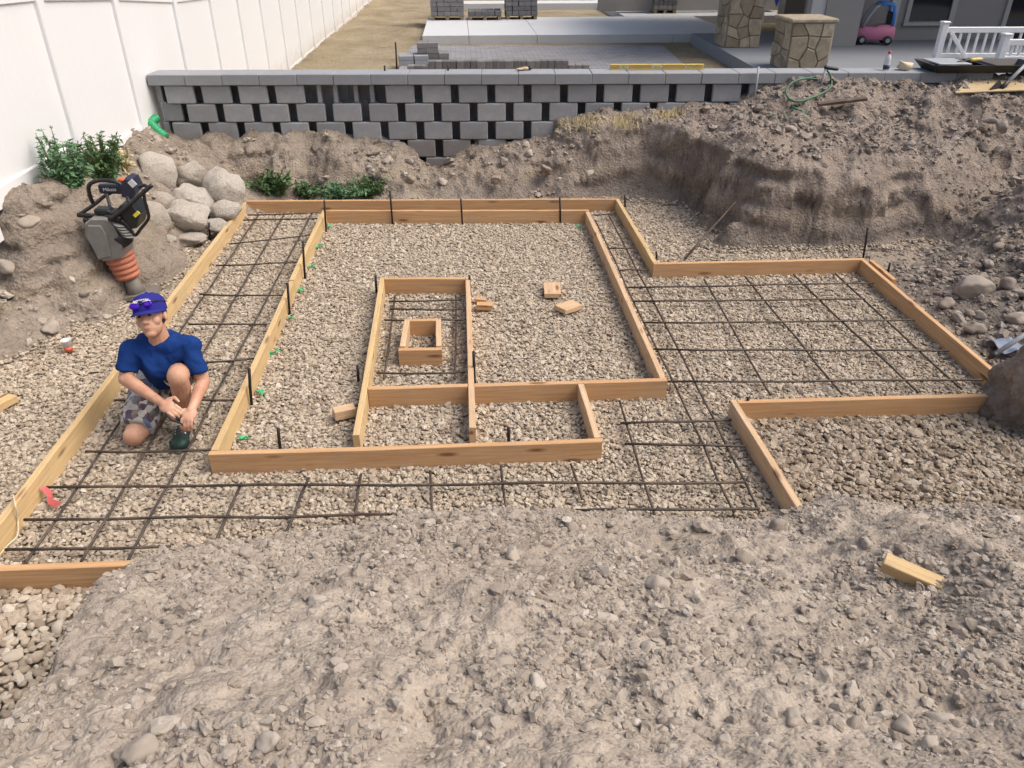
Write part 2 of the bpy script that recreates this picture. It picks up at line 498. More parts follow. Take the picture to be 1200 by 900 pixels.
# soil lying against the block wall
for px, py in [(172, 152), (215, 161), (300, 158), (350, 158), (400, 158), (430, 166), (470, 172), (490, 186), (507, 201), (522, 196), (540, 182), (590, 171), (615, 163), (640, 152), (668, 142), (700, 135), (740, 134), (790, 134), (815, 125), (860, 116), (905, 100), (950, 94), (1000, 92), (1060, 92), (1130, 93), (1180, 95)]:
    x_ = PY(px, py, 9.0).x; y_ = 9.06 - 0.044 * (x_ - 0.0) ; cy(px, py, y_ - 0.02)
# foot of the rear slope, and mid slope
for px, py, z in [(300, 231, 0.02), (360, 231, 0.02), (430, 229, 0.05), (500, 227, 0.08), (570, 226, 0.10), (640, 225, 0.11), (700, 224, 0.09), (755, 232, 0.05)]: cz(px, py, z)
for px, py, y in [(320, 190, 8.62), (400, 195, 8.58), (450, 205, 8.5), (550, 205, 8.5), (600, 195, 8.52), (650, 190, 8.52), (650, 168, 8.75), (700, 190, 8.46), (700, 165, 8.60), (700, 142, 8.76), (760, 142, 8.74), (760, 165, 8.60), (760, 195, 8.42), (300, 175, 8.82), (380, 172, 8.85)]: cy(px, py, y)
# right bank: foot, steep face, brow, top
for px, py in [(802, 245), (822, 258), (838, 275), (852, 299), (900, 297), (950, 296), (1010, 296), (1050, 294), (1090, 290)]: cz(px, py, -0.02)
for px, py, y in [(818, 205, 7.9), (800, 150, 8.3), (835, 245, 7.25), (845, 215, 7.35), (852, 178, 7.62), (855, 270, 6.75), (900, 255, 6.78), (960, 250, 6.76), (1020, 245, 6.78), (900, 215, 6.98), (960, 215, 7.0), (1020, 215, 7.05), (870, 165, 7.55), (930, 178, 7.38), (932, 192, 7.24), (985, 187, 7.32), (987, 200, 7.2), (1040, 190, 7.40), (1100, 200, 7.4), (1090, 245, 6.9), (1160, 235, 7.1), (1200, 225, 7.2), (1165, 205, 7.75), (1130, 185, 7.6), (1198, 180, 7.8), (1060, 150, 8.0), (1140, 140, 8.1), (980, 140, 8.15), (900, 140, 8.15), (860, 135, 8.3), (1040, 115, 8.55), (1130, 112, 8.5), (1190, 115, 8.4), (1020, 128, 8.3)]: cy(px, py, y)
# rubble floor right of the form
for px, py, z in [(1045, 320, 0.02), (1100, 345, 0.05), (1150, 330, 0.12), (1195, 300, 0.22), (1190, 360, 0.10), (1195, 270, 0.34), (1120, 290, 0.10), (1160, 395, 0.02)]: cz(px, py, z)
for x, y, z in [(5.5, 8.2, 1.05), (6.5, 8.2, 1.15), (8, 8.0, 1.2), (5.5, 6.6, 0.6), (6.5, 6.0, 0.9), (8, 6, 1.2), (5.0, 5.2, 0.3), (6.2, 4.6, 0.8), (8, 4, 1.2), (4.9, 3.8, 0.25), (6.2, 3, 0.9), (8, 2, 1.2), (4.6, 2.6, 0.1), (5.5, 2.0, 0.6)]: cw(x, y, z)
cp = np.array(ctrl)
def _phi(d2): return np.sqrt(d2 + 0.06 ** 2)
_A = _phi(((cp[:, None, :2] - cp[None, :, :2]) ** 2).sum(-1))
_A += np.eye(len(cp)) * -0.006
_nrm = np.block([[_A, np.ones((len(cp), 1))], [np.ones((1, len(cp))), np.zeros((1, 1))]])
_W = np.linalg.solve(_nrm, np.concatenate([cp[:, 2], [0]]))
def base_h(x, y):
    x = np.asarray(x, float); y = np.asarray(y, float); s = np.full(x.shape, _W[-1])
    for (cx, cy_, _), w in zip(cp, _W[:-1]): s = s + w * _phi((x - cx) ** 2 + (y - cy_) ** 2)
    return s
def ground_h(x, y):
    h = base_h(x, y)
    # the digger left a shelf with a steep face on the right: sharpen the cut there
    m = np.clip((x - 1.0) / 0.8, 0, 1) * np.clip((y - 6.0) / 0.5, 0, 1) * np.clip((6.2 - x) / 1.0, 0, 1)
    top = 0.76; u = np.clip(h / top, 0, 1) ** 0.72; s = u ** 2.6 / (u ** 2.6 + (1 - u) ** 2.6 + 1e-9) * top
    h = np.where((h > 0) & (h < top), h + (s - h) * m * 0.85, h)
    k = np.clip((h + 0.03) / 0.16, 0, 1); k = k * k * (3 - 2 * k)
    n = 0.060 * fbm(x * 2.3, y * 2.3, octaves=4, seed=3, ridged=True) + 0.021 * fbm(x * 8, y * 8, octaves=4, seed=9) + 0.013 * fbm(x * 27, y * 27, octaves=3, seed=21)
    n = n - 0.02
    return h + n * k + (1 - k) * 0.006 * vnoise(x * 6, y * 6, seed=5)
gx = np.arange(-3.80, 8.0, 0.02); gy = np.arange(2.0, 9.62, 0.02)
GX, GY = np.meshgrid(gx, gy)
# the wall stands in front of this plane: soil stops at its back face
yw = 9.06 - 0.044 * GX
GYc = np.minimum(GY, yw + 0.06)
GZ = ground_h(GX, GYc)
# push the steep faces sideways so that they are torn and undercut rather than draped
gzx = np.gradient(GZ, axis=1) / 0.02; gzy = np.gradient(GZ, axis=0) / 0.02
steep = np.clip((np.hypot(gzx, gzy) - 0.6) / 1.2, 0, 1) * np.clip(GZ * 4, 0, 1)
d3 = 0.024 * fbm(GX * 6, GYc * 5, GZ * 7, octaves=4, seed=40) + 0.06 * fbm(GX * 2.2, GYc, GZ * 13, octaves=4, seed=44)
ln = np.hypot(gzx, gzy) + 1e-6
PX_ = GX - gzx / ln * steep * d3; PY_ = np.minimum(GYc - gzy / ln * steep * d3, yw + 0.06)
def zone_material():
    t = NT('excavated_soil')
    geo = t.n('ShaderNodeNewGeometry'); sx = t.n('ShaderNodeSeparateXYZ'); v = geo.outputs['Position']; t.l(v, sx.inputs[0])
    n1 = t.noise(v, 1.5, 6, 0.65, 0.5); n2 = t.noise(v, 9, 6, 0.68); n3 = t.noise(v, 55, 5, 0.7)
    # tan loam on the fence side, brown-grey clay on the right: two soils with a ragged limit
    side = t.ramp(t.math('ADD', t.math('MULTIPLY', sx.outputs['X'], 0.18), t.math('MULTIPLY', n1, 0.5)), [(0.15, 0), (0.55, 1)])
    a = t.mix(t.ramp(n1, [(0.3, 0), (0.7, 1)]), (0.265, 0.215, 0.168), (0.390, 0.330, 0.268))
    b = t.mix(t.ramp(n1, [(0.3, 0), (0.7, 1)]), (0.235, 0.188, 0.154), (0.370, 0.307, 0.258))
    c = t.mix(side, a, b)
    # dig layers: a band of yellowish subsoil
    wv = t.math('ADD', sx.outputs['Z'], t.math('MULTIPLY', n1, 0.35))
    band = t.ramp(wv, [(0.40, 0), (0.47, 0.45), (0.53, 0.0)])
    c = t.mix(band, c, (0.30, 0.235, 0.155))
    foot_tone = t.math('MULTIPLY', t.ramp(t.math('ADD', sx.outputs['Z'], t.math('MULTIPLY', n2, 0.12)), [(0.22, 1), (0.34, 0)]), t.math('MULTIPLY', side, 0.6))  # darker grey towards the foot, only on the right-hand side
    c = t.mix(foot_tone, c, (0.150, 0.132, 0.116))
    c = t.mix(t.ramp(n2, [(0.36, 0.45), (0.6, 0)]), c, (0.120, 0.100, 0.083))
    c = t.mix(t.ramp(n3, [(0.45, 0), (0.75, 0.45)]), c, (0.40, 0.35, 0.30))
    h = t.math('ADD', n3, t.math('SUBTRACT', 1.0, t.voronoi(v, 38)))
    nm = t.bump(h, 0.8, 0.018); nm = t.bump(n2, 0.7, 0.05, nm)
    M['excavated_soil'] = t.done(c, 0.96, nm, 0, 0.12)
zone_material()
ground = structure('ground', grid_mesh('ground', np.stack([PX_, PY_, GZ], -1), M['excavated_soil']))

# ---- gravel bed sheet under the loose stone
def bed_material():
    t = NT('gravel_bed'); v = t.coord()
    n = t.noise(v, 40, 5, 0.7)
    c = t.ramp(n, [(0.3, (0.200, 0.165, 0.125)), (0.6, (0.350, 0.292, 0.225))])
    M['gravel_bed'] = t.done(c, 0.95, t.bump(n, 0.8, 0.02), 0, 0.1)
bed_material()
bx = np.arange(-3.5, 5.2, 0.06); by = np.arange(0.9, 8.9, 0.06)
BX, BY = np.meshgrid(bx, by)
BZ = -0.012 + 0.008 * vnoise(BX * 3, BY * 3, seed=31)
gravel_floor = structure('gravel_floor', grid_mesh('gravel_floor', np.stack([BX, BY, BZ], -1), M['gravel_bed']))

# ---- foreground bank
toe_px = [(-200, 720), (100, 676), (180, 652), (250, 632), (330, 618), (440, 604), (520, 596), (600, 588), (650, 592), (700, 601), (780, 606), (850, 603), (900, 597), (960, 584), (1020, 590), (1100, 597), (1200, 592), (1350, 590)]
toe = np.array([[PZ(px, py, 0.035).x, PZ(px, py, 0.035).y] for px, py in toe_px])
edge_pts = [(180, 655, 0.05), (140, 690, 0.22), (110, 720, 0.36), (75, 770, 0.53), (40, 830, 0.70), (0, 885, 0.83), (-60, 960, 0.95)]
edge = np.array([[PZ(*e).y, PZ(*e).x] for e in edge_pts]); edge = edge[np.argsort(edge[:, 0])]
def bank_h(x, y):
    yt = np.interp(x, toe[:, 0], toe[:, 1])
    yt = yt + 0.045 * fbm(x * 3.3, x * 0 + 2.2, octaves=3, seed=91)
    t = (yt - y)
    # steeper lip at the toe, gentler above, level where the photographer stands
    z = np.where(t > 0, 0.475 * t + 0.10 * (1 - np.exp(-np.maximum(t, 0) / 0.18)), 0.9 * t)
    z = np.minimum(z, 1.02 + 0.05 * t)
    xe = np.interp(y, edge[:, 0], edge[:, 1])
    s = xe - x + 0.05 * vnoise(y * 5, x * 0, seed=77)
    z = np.where(s > 0, z - s * 2.1, z)
    # compacted wheel ruts and heaps
    k = np.clip(z * 4, 0, 1)
    n = 0.055 * fbm(x * 1.6, y * 1.6, octaves=3, seed=51) + 0.022 * fbm(x * 7, y * 7, octaves=4, seed=55) + 0.008 * fbm(x * 24, y * 24, octaves=2, seed=58)
    rough_zone = np.clip(fbm(x * 1.3 + 7, y * 1.3, octaves=3, seed=60) * 1.4 + 0.4, 0, 1)
    n = n + rough_zone * 0.006 * vnoise(x * 38, y * 38, seed=63)
    n = n + 0.02 * np.clip(fbm(x * 9, y * 9, octaves=2, seed=66) - 0.45, 0, 1)
    return np.maximum(z + n * (0.25 + 0.75 * k), -0.06)
fx = np.concatenate([np.arange(-4.5, -2.1, 0.05), np.arange(-2.1, 3.4, 0.0085), np.arange(3.4, 7.0, 0.05)])
fy = np.concatenate([np.arange(-3.0, 0.6, 0.05), np.arange(0.6, 3.35, 0.0085)])
FX, FY = np.meshgrid(fx, fy)
FZ = bank_h(FX, FY)
dirt_bank = structure('dirt_bank', grid_mesh('dirt_bank', np.stack([FX, FY, FZ], -1), M['dirt_grey']))

# ---- loose stone: real geometry, instanced
def pebble_tree(name, mat, variants=7, subdiv=2, angular=0.45, flat=0.7):
    nt = bpy.data.node_groups.new(name, 'GeometryNodeTree')
    nt.interface.new_socket('Geometry', in_out='INPUT', socket_type='NodeSocketGeometry')
    nt.interface.new_socket('Geometry', in_out='OUTPUT', socket_type='NodeSocketGeometry')
    N = nt.nodes; L = nt.links
    gi = N.new('NodeGroupInput'); go = N.new('NodeGroupOutput')
    g2i = N.new('GeometryNodeGeometryToInstance')
    for k in range(variants):
        ico = N.new('GeometryNodeMeshIcoSphere'); ico.inputs['Radius'].default_value = 0.5; ico.inputs['Subdivisions'].default_value = subdiv
        noi = N.new('ShaderNodeTexNoise'); noi.noise_dimensions = '4D'; noi.inputs['Scale'].default_value = 1.7; noi.inputs['Detail'].default_value = 1.5; noi.inputs['W'].default_value = k * 3.7
        sub = N.new('ShaderNodeVectorMath'); sub.operation = 'SUBTRACT'; sub.inputs[1].default_value = (0.5, 0.5, 0.5)
        scl = N.new('ShaderNodeVectorMath'); scl.operation = 'SCALE'; scl.inputs['Scale'].default_value = 1.4 * angular * 2
        sp = N.new('GeometryNodeSetPosition')
        sm = N.new('GeometryNodeSetMaterial'); sm.inputs['Material'].default_value = mat
        L.new(ico.outputs['Mesh'], sp.inputs['Geometry']); L.new(noi.outputs['Color'], sub.inputs[0]); L.new(sub.outputs[0], scl.inputs[0]); L.new(scl.outputs[0], sp.inputs['Offset'])
        L.new(sp.outputs['Geometry'], sm.inputs['Geometry']); L.new(sm.outputs['Geometry'], g2i.inputs['Geometry'])
    iop = N.new('GeometryNodeInstanceOnPoints'); iop.inputs['Pick Instance'].default_value = True
    def attr(nm, typ):
        a = N.new('GeometryNodeInputNamedAttribute'); a.data_type = typ; a.inputs['Name'].default_value = nm
        return a.outputs['Attribute']
    L.new(gi.outputs[0], iop.inputs['Points']); L.new(g2i.outputs[0], iop.inputs['Instance'])
    L.new(attr('pick', 'INT'), iop.inputs['Instance Index'])
    L.new(attr('turn', 'FLOAT_VECTOR'), iop.inputs['Rotation'])
    L.new(attr('size', 'FLOAT_VECTOR'), iop.inputs['Scale'])
    L.new(iop.outputs[0], go.inputs[0])
    return nt
def scatter(name, pts, sizes, mat, label=None, cat=None, variants=7, subdiv=2, angular=0.45, parent=None):
    n = len(pts)
    me = bpy.data.meshes.new(name)
    me.vertices.add(n); me.vertices.foreach_set('co', np.asarray(pts, np.float32).reshape(-1))
    a = me.attributes.new('size', 'FLOAT_VECTOR', 'POINT'); a.data.foreach_set('vector', np.asarray(sizes, np.float32).reshape(-1))
    a = me.attributes.new('turn', 'FLOAT_VECTOR', 'POINT'); a.data.foreach_set('vector', (RNG.random((n, 3)) * np.array([0.9, 0.9, 6.28]) - np.array([0.45, 0.45, 0])).astype(np.float32).reshape(-1))
    a = me.attributes.new('pick', 'INT', 'POINT'); a.data.foreach_set('value', RNG.integers(0, variants, n).astype(np.int32))
    me.materials.append(mat)
    o = link(bpy.data.objects.new(name, me), parent)
    md = o.modifiers.new('stones', 'NODES'); md.node_group = pebble_tree(name + '_nodes', mat, variants, subdiv, angular)
    o['kind'] = 'stuff'
    if parent is None: tag(o, label, cat)
    return o
def jitter_grid(x0, x1, y0, y1, s):
    xs = np.arange(x0, x1, s); ys = np.arange(y0, y1, s * 0.87)
    X, Y_ = np.meshgrid(xs, ys); X[1::2] += s / 2
    X = X + RNG.uniform(-.38, .38, X.shape) * s; Y_ = Y_ + RNG.uniform(-.38, .38, X.shape) * s
    return X.ravel(), Y_.ravel()
def in_near_patch(x, y): return (x < -1.35) & (y < 2.62)
# bulk gravel over the whole pit floor
X, Y_ = jitter_grid(-3.4, 4.6, 2.55, 8.85, 0.0172)
keep = (ground_h(X, Y_) < 0.035) & (bank_h(X, Y_) < 0.02) & ~((X > 3.42 + 0.03 * vnoise(X * 4, Y_ * 4, seed=8)) & (Y_ > 3.9) & (Y_ < 6.6))
keep &= ~((X > 1.65) & (Y_ < 3.82))
X, Y_ = X[keep], Y_[keep]
d = np.clip(RNG.lognormal(math.log(0.0182), 0.30, len(X)), 0.009, 0.038)
sz = np.stack([d * RNG.uniform(.95, 1.45, len(X)), d * RNG.uniform(.75, 1.1, len(X)), d * RNG.uniform(.5, .8, len(X))], -1)
gz = np.maximum(ground_h(X, Y_), -0.012) + d * 0.22 + RNG.uniform(-0.006, 0.012, len(X))
scatter('gravel', np.stack([X, Y_, gz], -1), sz, M['gravel_stone'], 'pale tan crushed gravel covering the floor of the dug pit', 'gravel')
# coarser washed stone outside the form on the right
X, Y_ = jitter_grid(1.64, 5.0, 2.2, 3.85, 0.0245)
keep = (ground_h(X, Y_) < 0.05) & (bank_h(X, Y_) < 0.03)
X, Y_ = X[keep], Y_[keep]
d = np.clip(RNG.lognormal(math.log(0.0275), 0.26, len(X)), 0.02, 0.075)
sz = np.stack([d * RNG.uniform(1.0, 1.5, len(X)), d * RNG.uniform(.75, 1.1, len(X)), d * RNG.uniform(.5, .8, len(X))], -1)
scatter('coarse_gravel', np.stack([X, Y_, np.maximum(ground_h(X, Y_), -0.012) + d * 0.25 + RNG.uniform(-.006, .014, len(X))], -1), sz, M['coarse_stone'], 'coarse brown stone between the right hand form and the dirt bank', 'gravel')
# coarse round stone in the bottom left corner: nearest ones are picked out one by one, the rest is bulk
X, Y_ = jitter_grid(-3.3, -0.9, 1.05, 2.66, 0.029)
bh = bank_h(X, Y_)
keep = bh < 0.05
X, Y_ = X[keep], Y_[keep]
d = np.clip(RNG.lognormal(math.log(0.034), 0.24, len(X)), 0.02, 0.062)
zz = 0.0 + d * 0.22 + RNG.uniform(-.008, .016, len(X))
near = np.array([PZ(0, 700, 0).y > yy and xx > -2.25 for xx, yy in zip(X, Y_)])
def near_key(i): return abs(X[i] + 1.72) + abs(Y_[i] - 2.25)
cand = sorted(np.nonzero(near)[0], key=near_key)[:300]
pick = np.zeros(len(X), bool); pick[cand] = True
sz = np.stack([d * RNG.uniform(1.0, 1.45, len(X)), d * RNG.uniform(.8, 1.1, len(X)), d * RNG.uniform(.5, .8, len(X))], -1)
r = ~pick
scatter('washed_stone', np.stack([X[r], Y_[r], zz[r]], -1), sz[r], M['gravel_stone'], 'rounded tan drain stone outside the form at the lower left', 'gravel', angular=0.35)

def rock_mesh(name, seed, mat, subdiv=3, amp=0.22, facets=5, fine=0.04):
    bm = bmesh.new(); bmesh.ops.create_icosphere(bm, subdivisions=subdiv, radius=1.0)
    co = np.array([v.co[:] for v in bm.verts])
    rg = np.random.default_rng(seed)
    # flattened sides
    for k in range(facets):
        nrm = rg.normal(size=3); nrm /= np.linalg.norm(nrm); lim = rg.uniform(0.55, 0.85)
        dd = co @ nrm
        co = co - np.outer(np.maximum(dd - lim, 0) * 0.85, nrm)
    n = 1 + amp * fbm(co[:, 0] * 1.2 + seed, co[:, 1] * 1.2, co[:, 2] * 1.2, octaves=2, seed=seed) + fine * fbm(co[:, 0] * 5 + seed, co[:, 1] * 5, co[:, 2] * 5, octaves=3, seed=seed + 5)
    co = co * n[:, None]
    for v, c in zip(bm.verts, co): v.co = c
    me = bpy.data.meshes.new(name); bm.to_mesh(me); bm.free()
    me.polygons.foreach_set('use_smooth', [True] * len(me.polygons))
    me.materials.append(mat)
    return me
peb = [rock_mesh('stone', 100 + k, M['gravel_stone'], 2, 0.3, 8) for k in range(8)]
for j, i in enumerate(cand):
    o = bpy.data.objects.new('stone', peb[j % 8])
    o.location = (X[i], Y_[i], zz[i]); o.scale = sz[i] * 0.55; o.rotation_euler = (random.uniform(-.4, .4), random.uniform(-.4, .4), random.uniform(0, 6.28))
    link(o, gravel_floor)

# ---- clods and stones lying on the soil
def visible_bank(n, x0, x1, y0, y1):
    x = RNG.uniform(x0, x1, n); y = RNG.uniform(y0, y1, n); return x, y
X, Y_ = visible_bank(85000, -2.2, 3.5, 0.7, 3.15)
z = bank_h(X, Y_)
dens = np.clip(0.28 + 1.1 * fbm(X * 1.3 + 7, Y_ * 1.3, octaves=3, seed=60) + 0.9 * fbm(X * 3.1, Y_ * 3.1, octaves=2, seed=71), 0.13, 0.85)
keep = (z > 0.03) & (RNG.random(len(X)) < dens)
X, Y_, z = X[keep], Y_[keep], z[keep]
d = np.clip(RNG.lognormal(math.log(0.0082), 0.64, len(X)), 0.0045, 0.045)
sz = np.stack([d * RNG.uniform(.9, 1.5, len(X)), d * RNG.uniform(.7, 1.1, len(X)), d * RNG.uniform(.5, .9, len(X))], -1)
scatter('bank_clods', np.stack([X, Y_, z + d * 0.12], -1), sz, M['dirt_stone'], 'grey soil crumbs and pebbles strewn over the foreground dirt bank', 'dirt clods', angular=0.45, subdiv=2)
# bigger single stones on the foreground bank, some where the photograph shows them
drk = [rock_mesh('stone', 200 + k, M['dirt_stone'], 3, 0.3, 6, 0.07) for k in range(10)]
seen = [(590, 783, 30), (1060, 858, 36), (1098, 845, 26), (1090, 875, 26), (930, 846, 30), (632, 803, 26), (672, 733, 24), (770, 690, 30), (870, 655, 24), (912, 618, 22), (500, 765, 22), (165, 885, 45), (370, 706, 22), (330, 668, 14), (205, 700, 16), (290, 648, 18), (403, 673, 18), (600, 655, 22), (700, 664, 14), (945, 690, 16), (905, 655, 14), (1000, 720, 20), (905, 835, 20), (1120, 850, 16), (300, 810, 22), (260, 790, 14), (315, 870, 30), (440, 690, 14), (545, 640, 18), (640, 640, 16), (735, 640, 14), (1015, 640, 18), (1145, 640, 14), (1170, 780, 22), (1150, 740, 20), (840, 740, 16), (760, 760, 16), (700, 780, 18), (480, 800, 20), (473, 870, 16), (560, 850, 18), (780, 840, 18), (850, 870, 20), (245, 745, 18), (180, 745, 14), (120, 820, 24), (95, 790, 18), (215, 860, 16), (380, 760, 16), (1040, 770, 18), (960, 780, 16), (1000, 850, 18), (820, 620, 20), (670, 620, 18), (460, 625, 16), (380, 640, 16), (1085, 620, 14)]
def look(G, xs_, ys_, x, y):
    i = int(np.clip(np.searchsorted(ys_, y), 1, len(ys_) - 1)); j = int(np.clip(np.searchsorted(xs_, x), 1, len(xs_) - 1))
    return float(G[i, j])
def bank_at(px, py):
    z = 0.5
    for _ in range(12):
        p = PZ(px, py, z); z = 0.5 * z + 0.5 * look(FZ, fx, fy, p.x, p.y)
    return PZ(px, py, z)
def put_stone(me, p, dia, parent, sink=0.12):
    o = bpy.data.objects.new('stone', me)
    o.location = (p.x, p.y, p.z + dia * sink); o.rotation_euler = (random.uniform(-.5, .5), random.uniform(-.5, .5), random.uniform(0, 6.28))
    o.scale = (dia * 0.55 * random.uniform(.9, 1.25), dia * 0.5 * random.uniform(.75, 1.05), dia * 0.42 * random.uniform(.7, 1.0))
    return link(o, parent)
for j, (px, py, w) in enumerate(seen):
    p = bank_at(px, py); dist = (p - Vector(_C)).dot(Vector(_fw))
    put_stone(drk[j % 10], p, 0.95 * w * dist / CAM_F, dirt_bank)
n_ = 0
while n_ < 200:
    px, py = random.uniform(60, 1200), random.uniform(600, 900)
    p = bank_at(px, py)
    if p.z < 0.05: continue
    put_stone(drk[n_ % 10], p, random.choice([0.016, 0.02, 0.022, 0.026, 0.032]), dirt_bank); n_ += 1

# rubble on the excavated ground
X = RNG.uniform(-3.4, 6.5, 30000); Y_ = RNG.uniform(3.6, 9.0, 30000)
z = ground_h(X, Y_)
dens = np.clip(0.35 + 0.8 * fbm(X * 1.7, Y_ * 1.7, octaves=3, seed=81), 0.06, 1)
dens = np.where((X > 3.4) & (Y_ < 6.6), 1.0, dens); dens = np.where((X > 2.2) & (z > 0.75), np.maximum(dens, 0.7), dens)
keep = ((z > 0.02) | ((X > 3.45) & (Y_ > 3.7))) & (RNG.random(len(X)) < dens) & (Y_ < 9.0 - 0.044 * X)
X, Y_, z = X[keep], Y_[keep], z[keep]
d = np.clip(RNG.lognormal(math.log(0.026), 0.5, len(X)), 0.01, 0.10)
gg = 0.03
slope = np.hypot(ground_h(X + gg, Y_) - z, ground_h(X, Y_ + gg) - z) / gg
d = np.where(slope > 0.9, d * 0.5, d)
kp = (slope < 0.9) | (RNG.random(len(X)) < 0.6); X, Y_, z, d = X[kp], Y_[kp], z[kp], d[kp]
sz = np.stack([d * RNG.uniform(.9, 1.4, len(X)), d * RNG.uniform(.7, 1.1, len(X)), d * RNG.uniform(.5, .9, len(X))], -1)
rt = X > 1.4
scatter('brown_clods', np.stack([X, Y_, np.maximum(z, -0.012) + d * 0.1], -1)[rt], sz[rt], M['dark_stone'], 'brown soil lumps littering the excavated bank on the right', 'dirt clods', angular=0.6)
scatter('tan_clods', np.stack([X, Y_, z + d * 0.1], -1)[~rt], sz[~rt], M['dirt_stone'], 'tan soil lumps on the slopes below the fence and block wall', 'dirt clods', angular=0.6)
def ground_at(px, py, z0=0.4):
    z = z0
    for _ in range(14):
        p = PZ(px, py, z); z = 0.5 * z + 0.5 * look(GZ, gx, gy, p.x, p.y)
    return PZ(px, py, z)
brk = [rock_mesh('stone', 300 + k, M['dark_stone'], 3, 0.3, 6, 0.06) for k in range(8)]
for j, (px, py, w) in enumerate([(1108, 357, 20), (1124, 377, 18), (1158, 310, 16), (1180, 333, 18), (1190, 375, 24), (1170, 290, 14), (1133, 308, 12), (1185, 292, 12), (1150, 325, 14), (1106, 315, 12), (1140, 388, 24), (1136, 368, 12), (1160, 402, 18), (1118, 330, 10), (1147, 370, 14), (1195, 345, 16), (1040, 136, 17), (1175, 150, 18), (1160, 143, 14), (1088, 147, 18), (990, 145, 10), (930, 150, 12), (888, 128, 12), (925, 152, 14), (1150, 175, 16), (1170, 175, 12), (945, 162, 14), (900, 146, 10), (1045, 180, 12), (1120, 222, 14), (1150, 350, 10), (1080, 330, 10), (1070, 310, 9)]):
    p = ground_at(px, py, 0.3 if py > 280 else 0.9); dist = (p - Vector(_C)).dot(Vector(_fw))
    put_stone(brk[j % 8], p, 0.95 * w * dist / CAM_F, ground)
trk = [rock_mesh('stone', 340 + k, M['dirt_stone'], 3, 0.3, 6, 0.06) for k in range(6)]
for j, (px, py, w) in enumerate([(70, 300, 22), (35, 262, 20), (62, 385, 22), (48, 378, 16), (75, 360, 12), (10, 315, 26), (5, 290, 24), (100, 345, 12), (115, 345, 12), (85, 330, 12), (55, 240, 14), (185, 165, 14), (200, 178, 10), (290, 175, 10), (560, 168, 14), (590, 190, 12), (620, 182, 16), (520, 215, 14), (480, 212, 14), (640, 200, 16), (690, 205, 12), (580, 212, 16), (720, 170, 12), (440, 180, 12), (455, 190, 12)]):
    p = ground_at(px, py, 0.4); dist = (p - Vector(_C)).dot(Vector(_fw))
    put_stone(trk[j % 6], p, 0.95 * w * dist / CAM_F, ground)

# torn column of soil at the right edge of the pit
pc = PZ(1212, 505, 0.0)
def pile(name, c, rad, h, seed, mat):
    ny, nx = 70, 110
    T, A = np.meshgrid(np.linspace(0, 1, ny), np.linspace(0, 2 * np.pi, nx), indexing='ij')
    prof = np.where(T < 0.92, 1.0 - 0.48 * T ** 0.6, (1.0 - 0.48 * 0.92 ** 0.6) * np.sqrt(np.clip((1 - T) / 0.08, 0, 1)))
    ca, sa = np.cos(A), np.sin(A)
    n = 1 + 0.28 * fbm(ca * 1.6 + 5, sa * 1.6, T * 2.6, octaves=4, seed=seed) + 0.10 * fbm(ca * 7, sa * 7, T * 9, octaves=3, seed=seed + 4)
    n[:, -1] = n[:, 0]
    P = np.stack([c[0] + rad[0] * prof * n * ca, c[1] + rad[1] * prof * n * sa, -0.05 + T * h + 0.03 * vnoise(ca * 4, sa * 4, T * 3, seed=seed + 9) * T], -1)
    return structure(name, grid_mesh(name, P, mat))
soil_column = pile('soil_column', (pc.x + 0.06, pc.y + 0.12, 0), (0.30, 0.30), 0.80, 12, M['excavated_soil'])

# ---- the yard beyond the wall lies lower
YZ = 0.10
def sheet(name, poly, z, mat, thick=None):
    m = MB()
    if thick: m.prism(poly, z - thick, z)
    else: m.add([(x, y, z) for x, y in poly], [tuple(range(len(poly)))])
    return structure(name, m.mesh(name, mat))
lx = np.concatenate([[-300, -60, -20], np.arange(-8, 16, 0.14), [30, 80, 300]])
ly = np.concatenate([np.arange(9.5, 34, 0.14), [40, 60, 120, 400]])
LX, LY = np.meshgrid(lx, ly)
LZ = YZ + (0.05 * fbm(LX * 0.6, LY * 0.6, octaves=4, seed=90) + 0.03 * fbm(LX * 3, LY * 3, octaves=3, seed=95)) * ((LX < -1.0) & (LX > -8)) - 0.03
dry_lawn = structure('dry_lawn', grid_mesh('dry_lawn', np.stack([LX, LY, LZ], -1), M['dry_grass']))
sheet('rear_ground', [(-300, -300), (300, -300), (300, -2.5), (-300, -2.5)], 0.9, M['dirt_grey'])
sheet('side_ground', [(7.6, -2.5), (300, -2.5), (300, 9.5), (7.6, 9.5)], 1.1, M['excavated_soil'])
sheet('neighbour_ground', [(-300, -2.5), (-3.62, -2.5), (-3.62, 9.5), (-300, 9.5)], 0.5, M['dry_grass'])
def q(*pp, z): return [tuple(PZ(px, py, z).xy) for px, py in pp]
# concrete slab with a planting gap, as three joined pours
ZS = 0.27
a0 = PZ(495, 42, ZS); a1 = PZ(849, 38, ZS); b0 = PZ(632, 20, ZS); b1 = PZ(728, 17, ZS); c0 = PZ(632, 4, ZS)
yf, yb, yt_ = a0.y, b0.y, c0.y
xg0, xg1 = b0.x, b1.x
slab = MB()
xs = [a0.x, a0.x + 1.15, (a0.x + xg0) / 2 + 1.2, xg1 + 0.4, a1.x + 0.3]
slab_root = None
conc = structure('concrete_walk', MB().prism([(a0.x, yf), (xs[1] - .006, yf), (xs[1] - .006, yb), (a0.x, yb)], ZS - 0.3, ZS).mesh('concrete_walk', M['new_concrete']))
def pour(x0, x1, y0, y1):
    o = MB().prism([(x0, y0), (x1, y0), (x1, y1), (x0, y1)], ZS - 0.3, ZS).build('slab', M['new_concrete'], conc)
for i in range(1, 4): pour(xs[i] + .006, xs[i + 1] - .006, yf, yb)
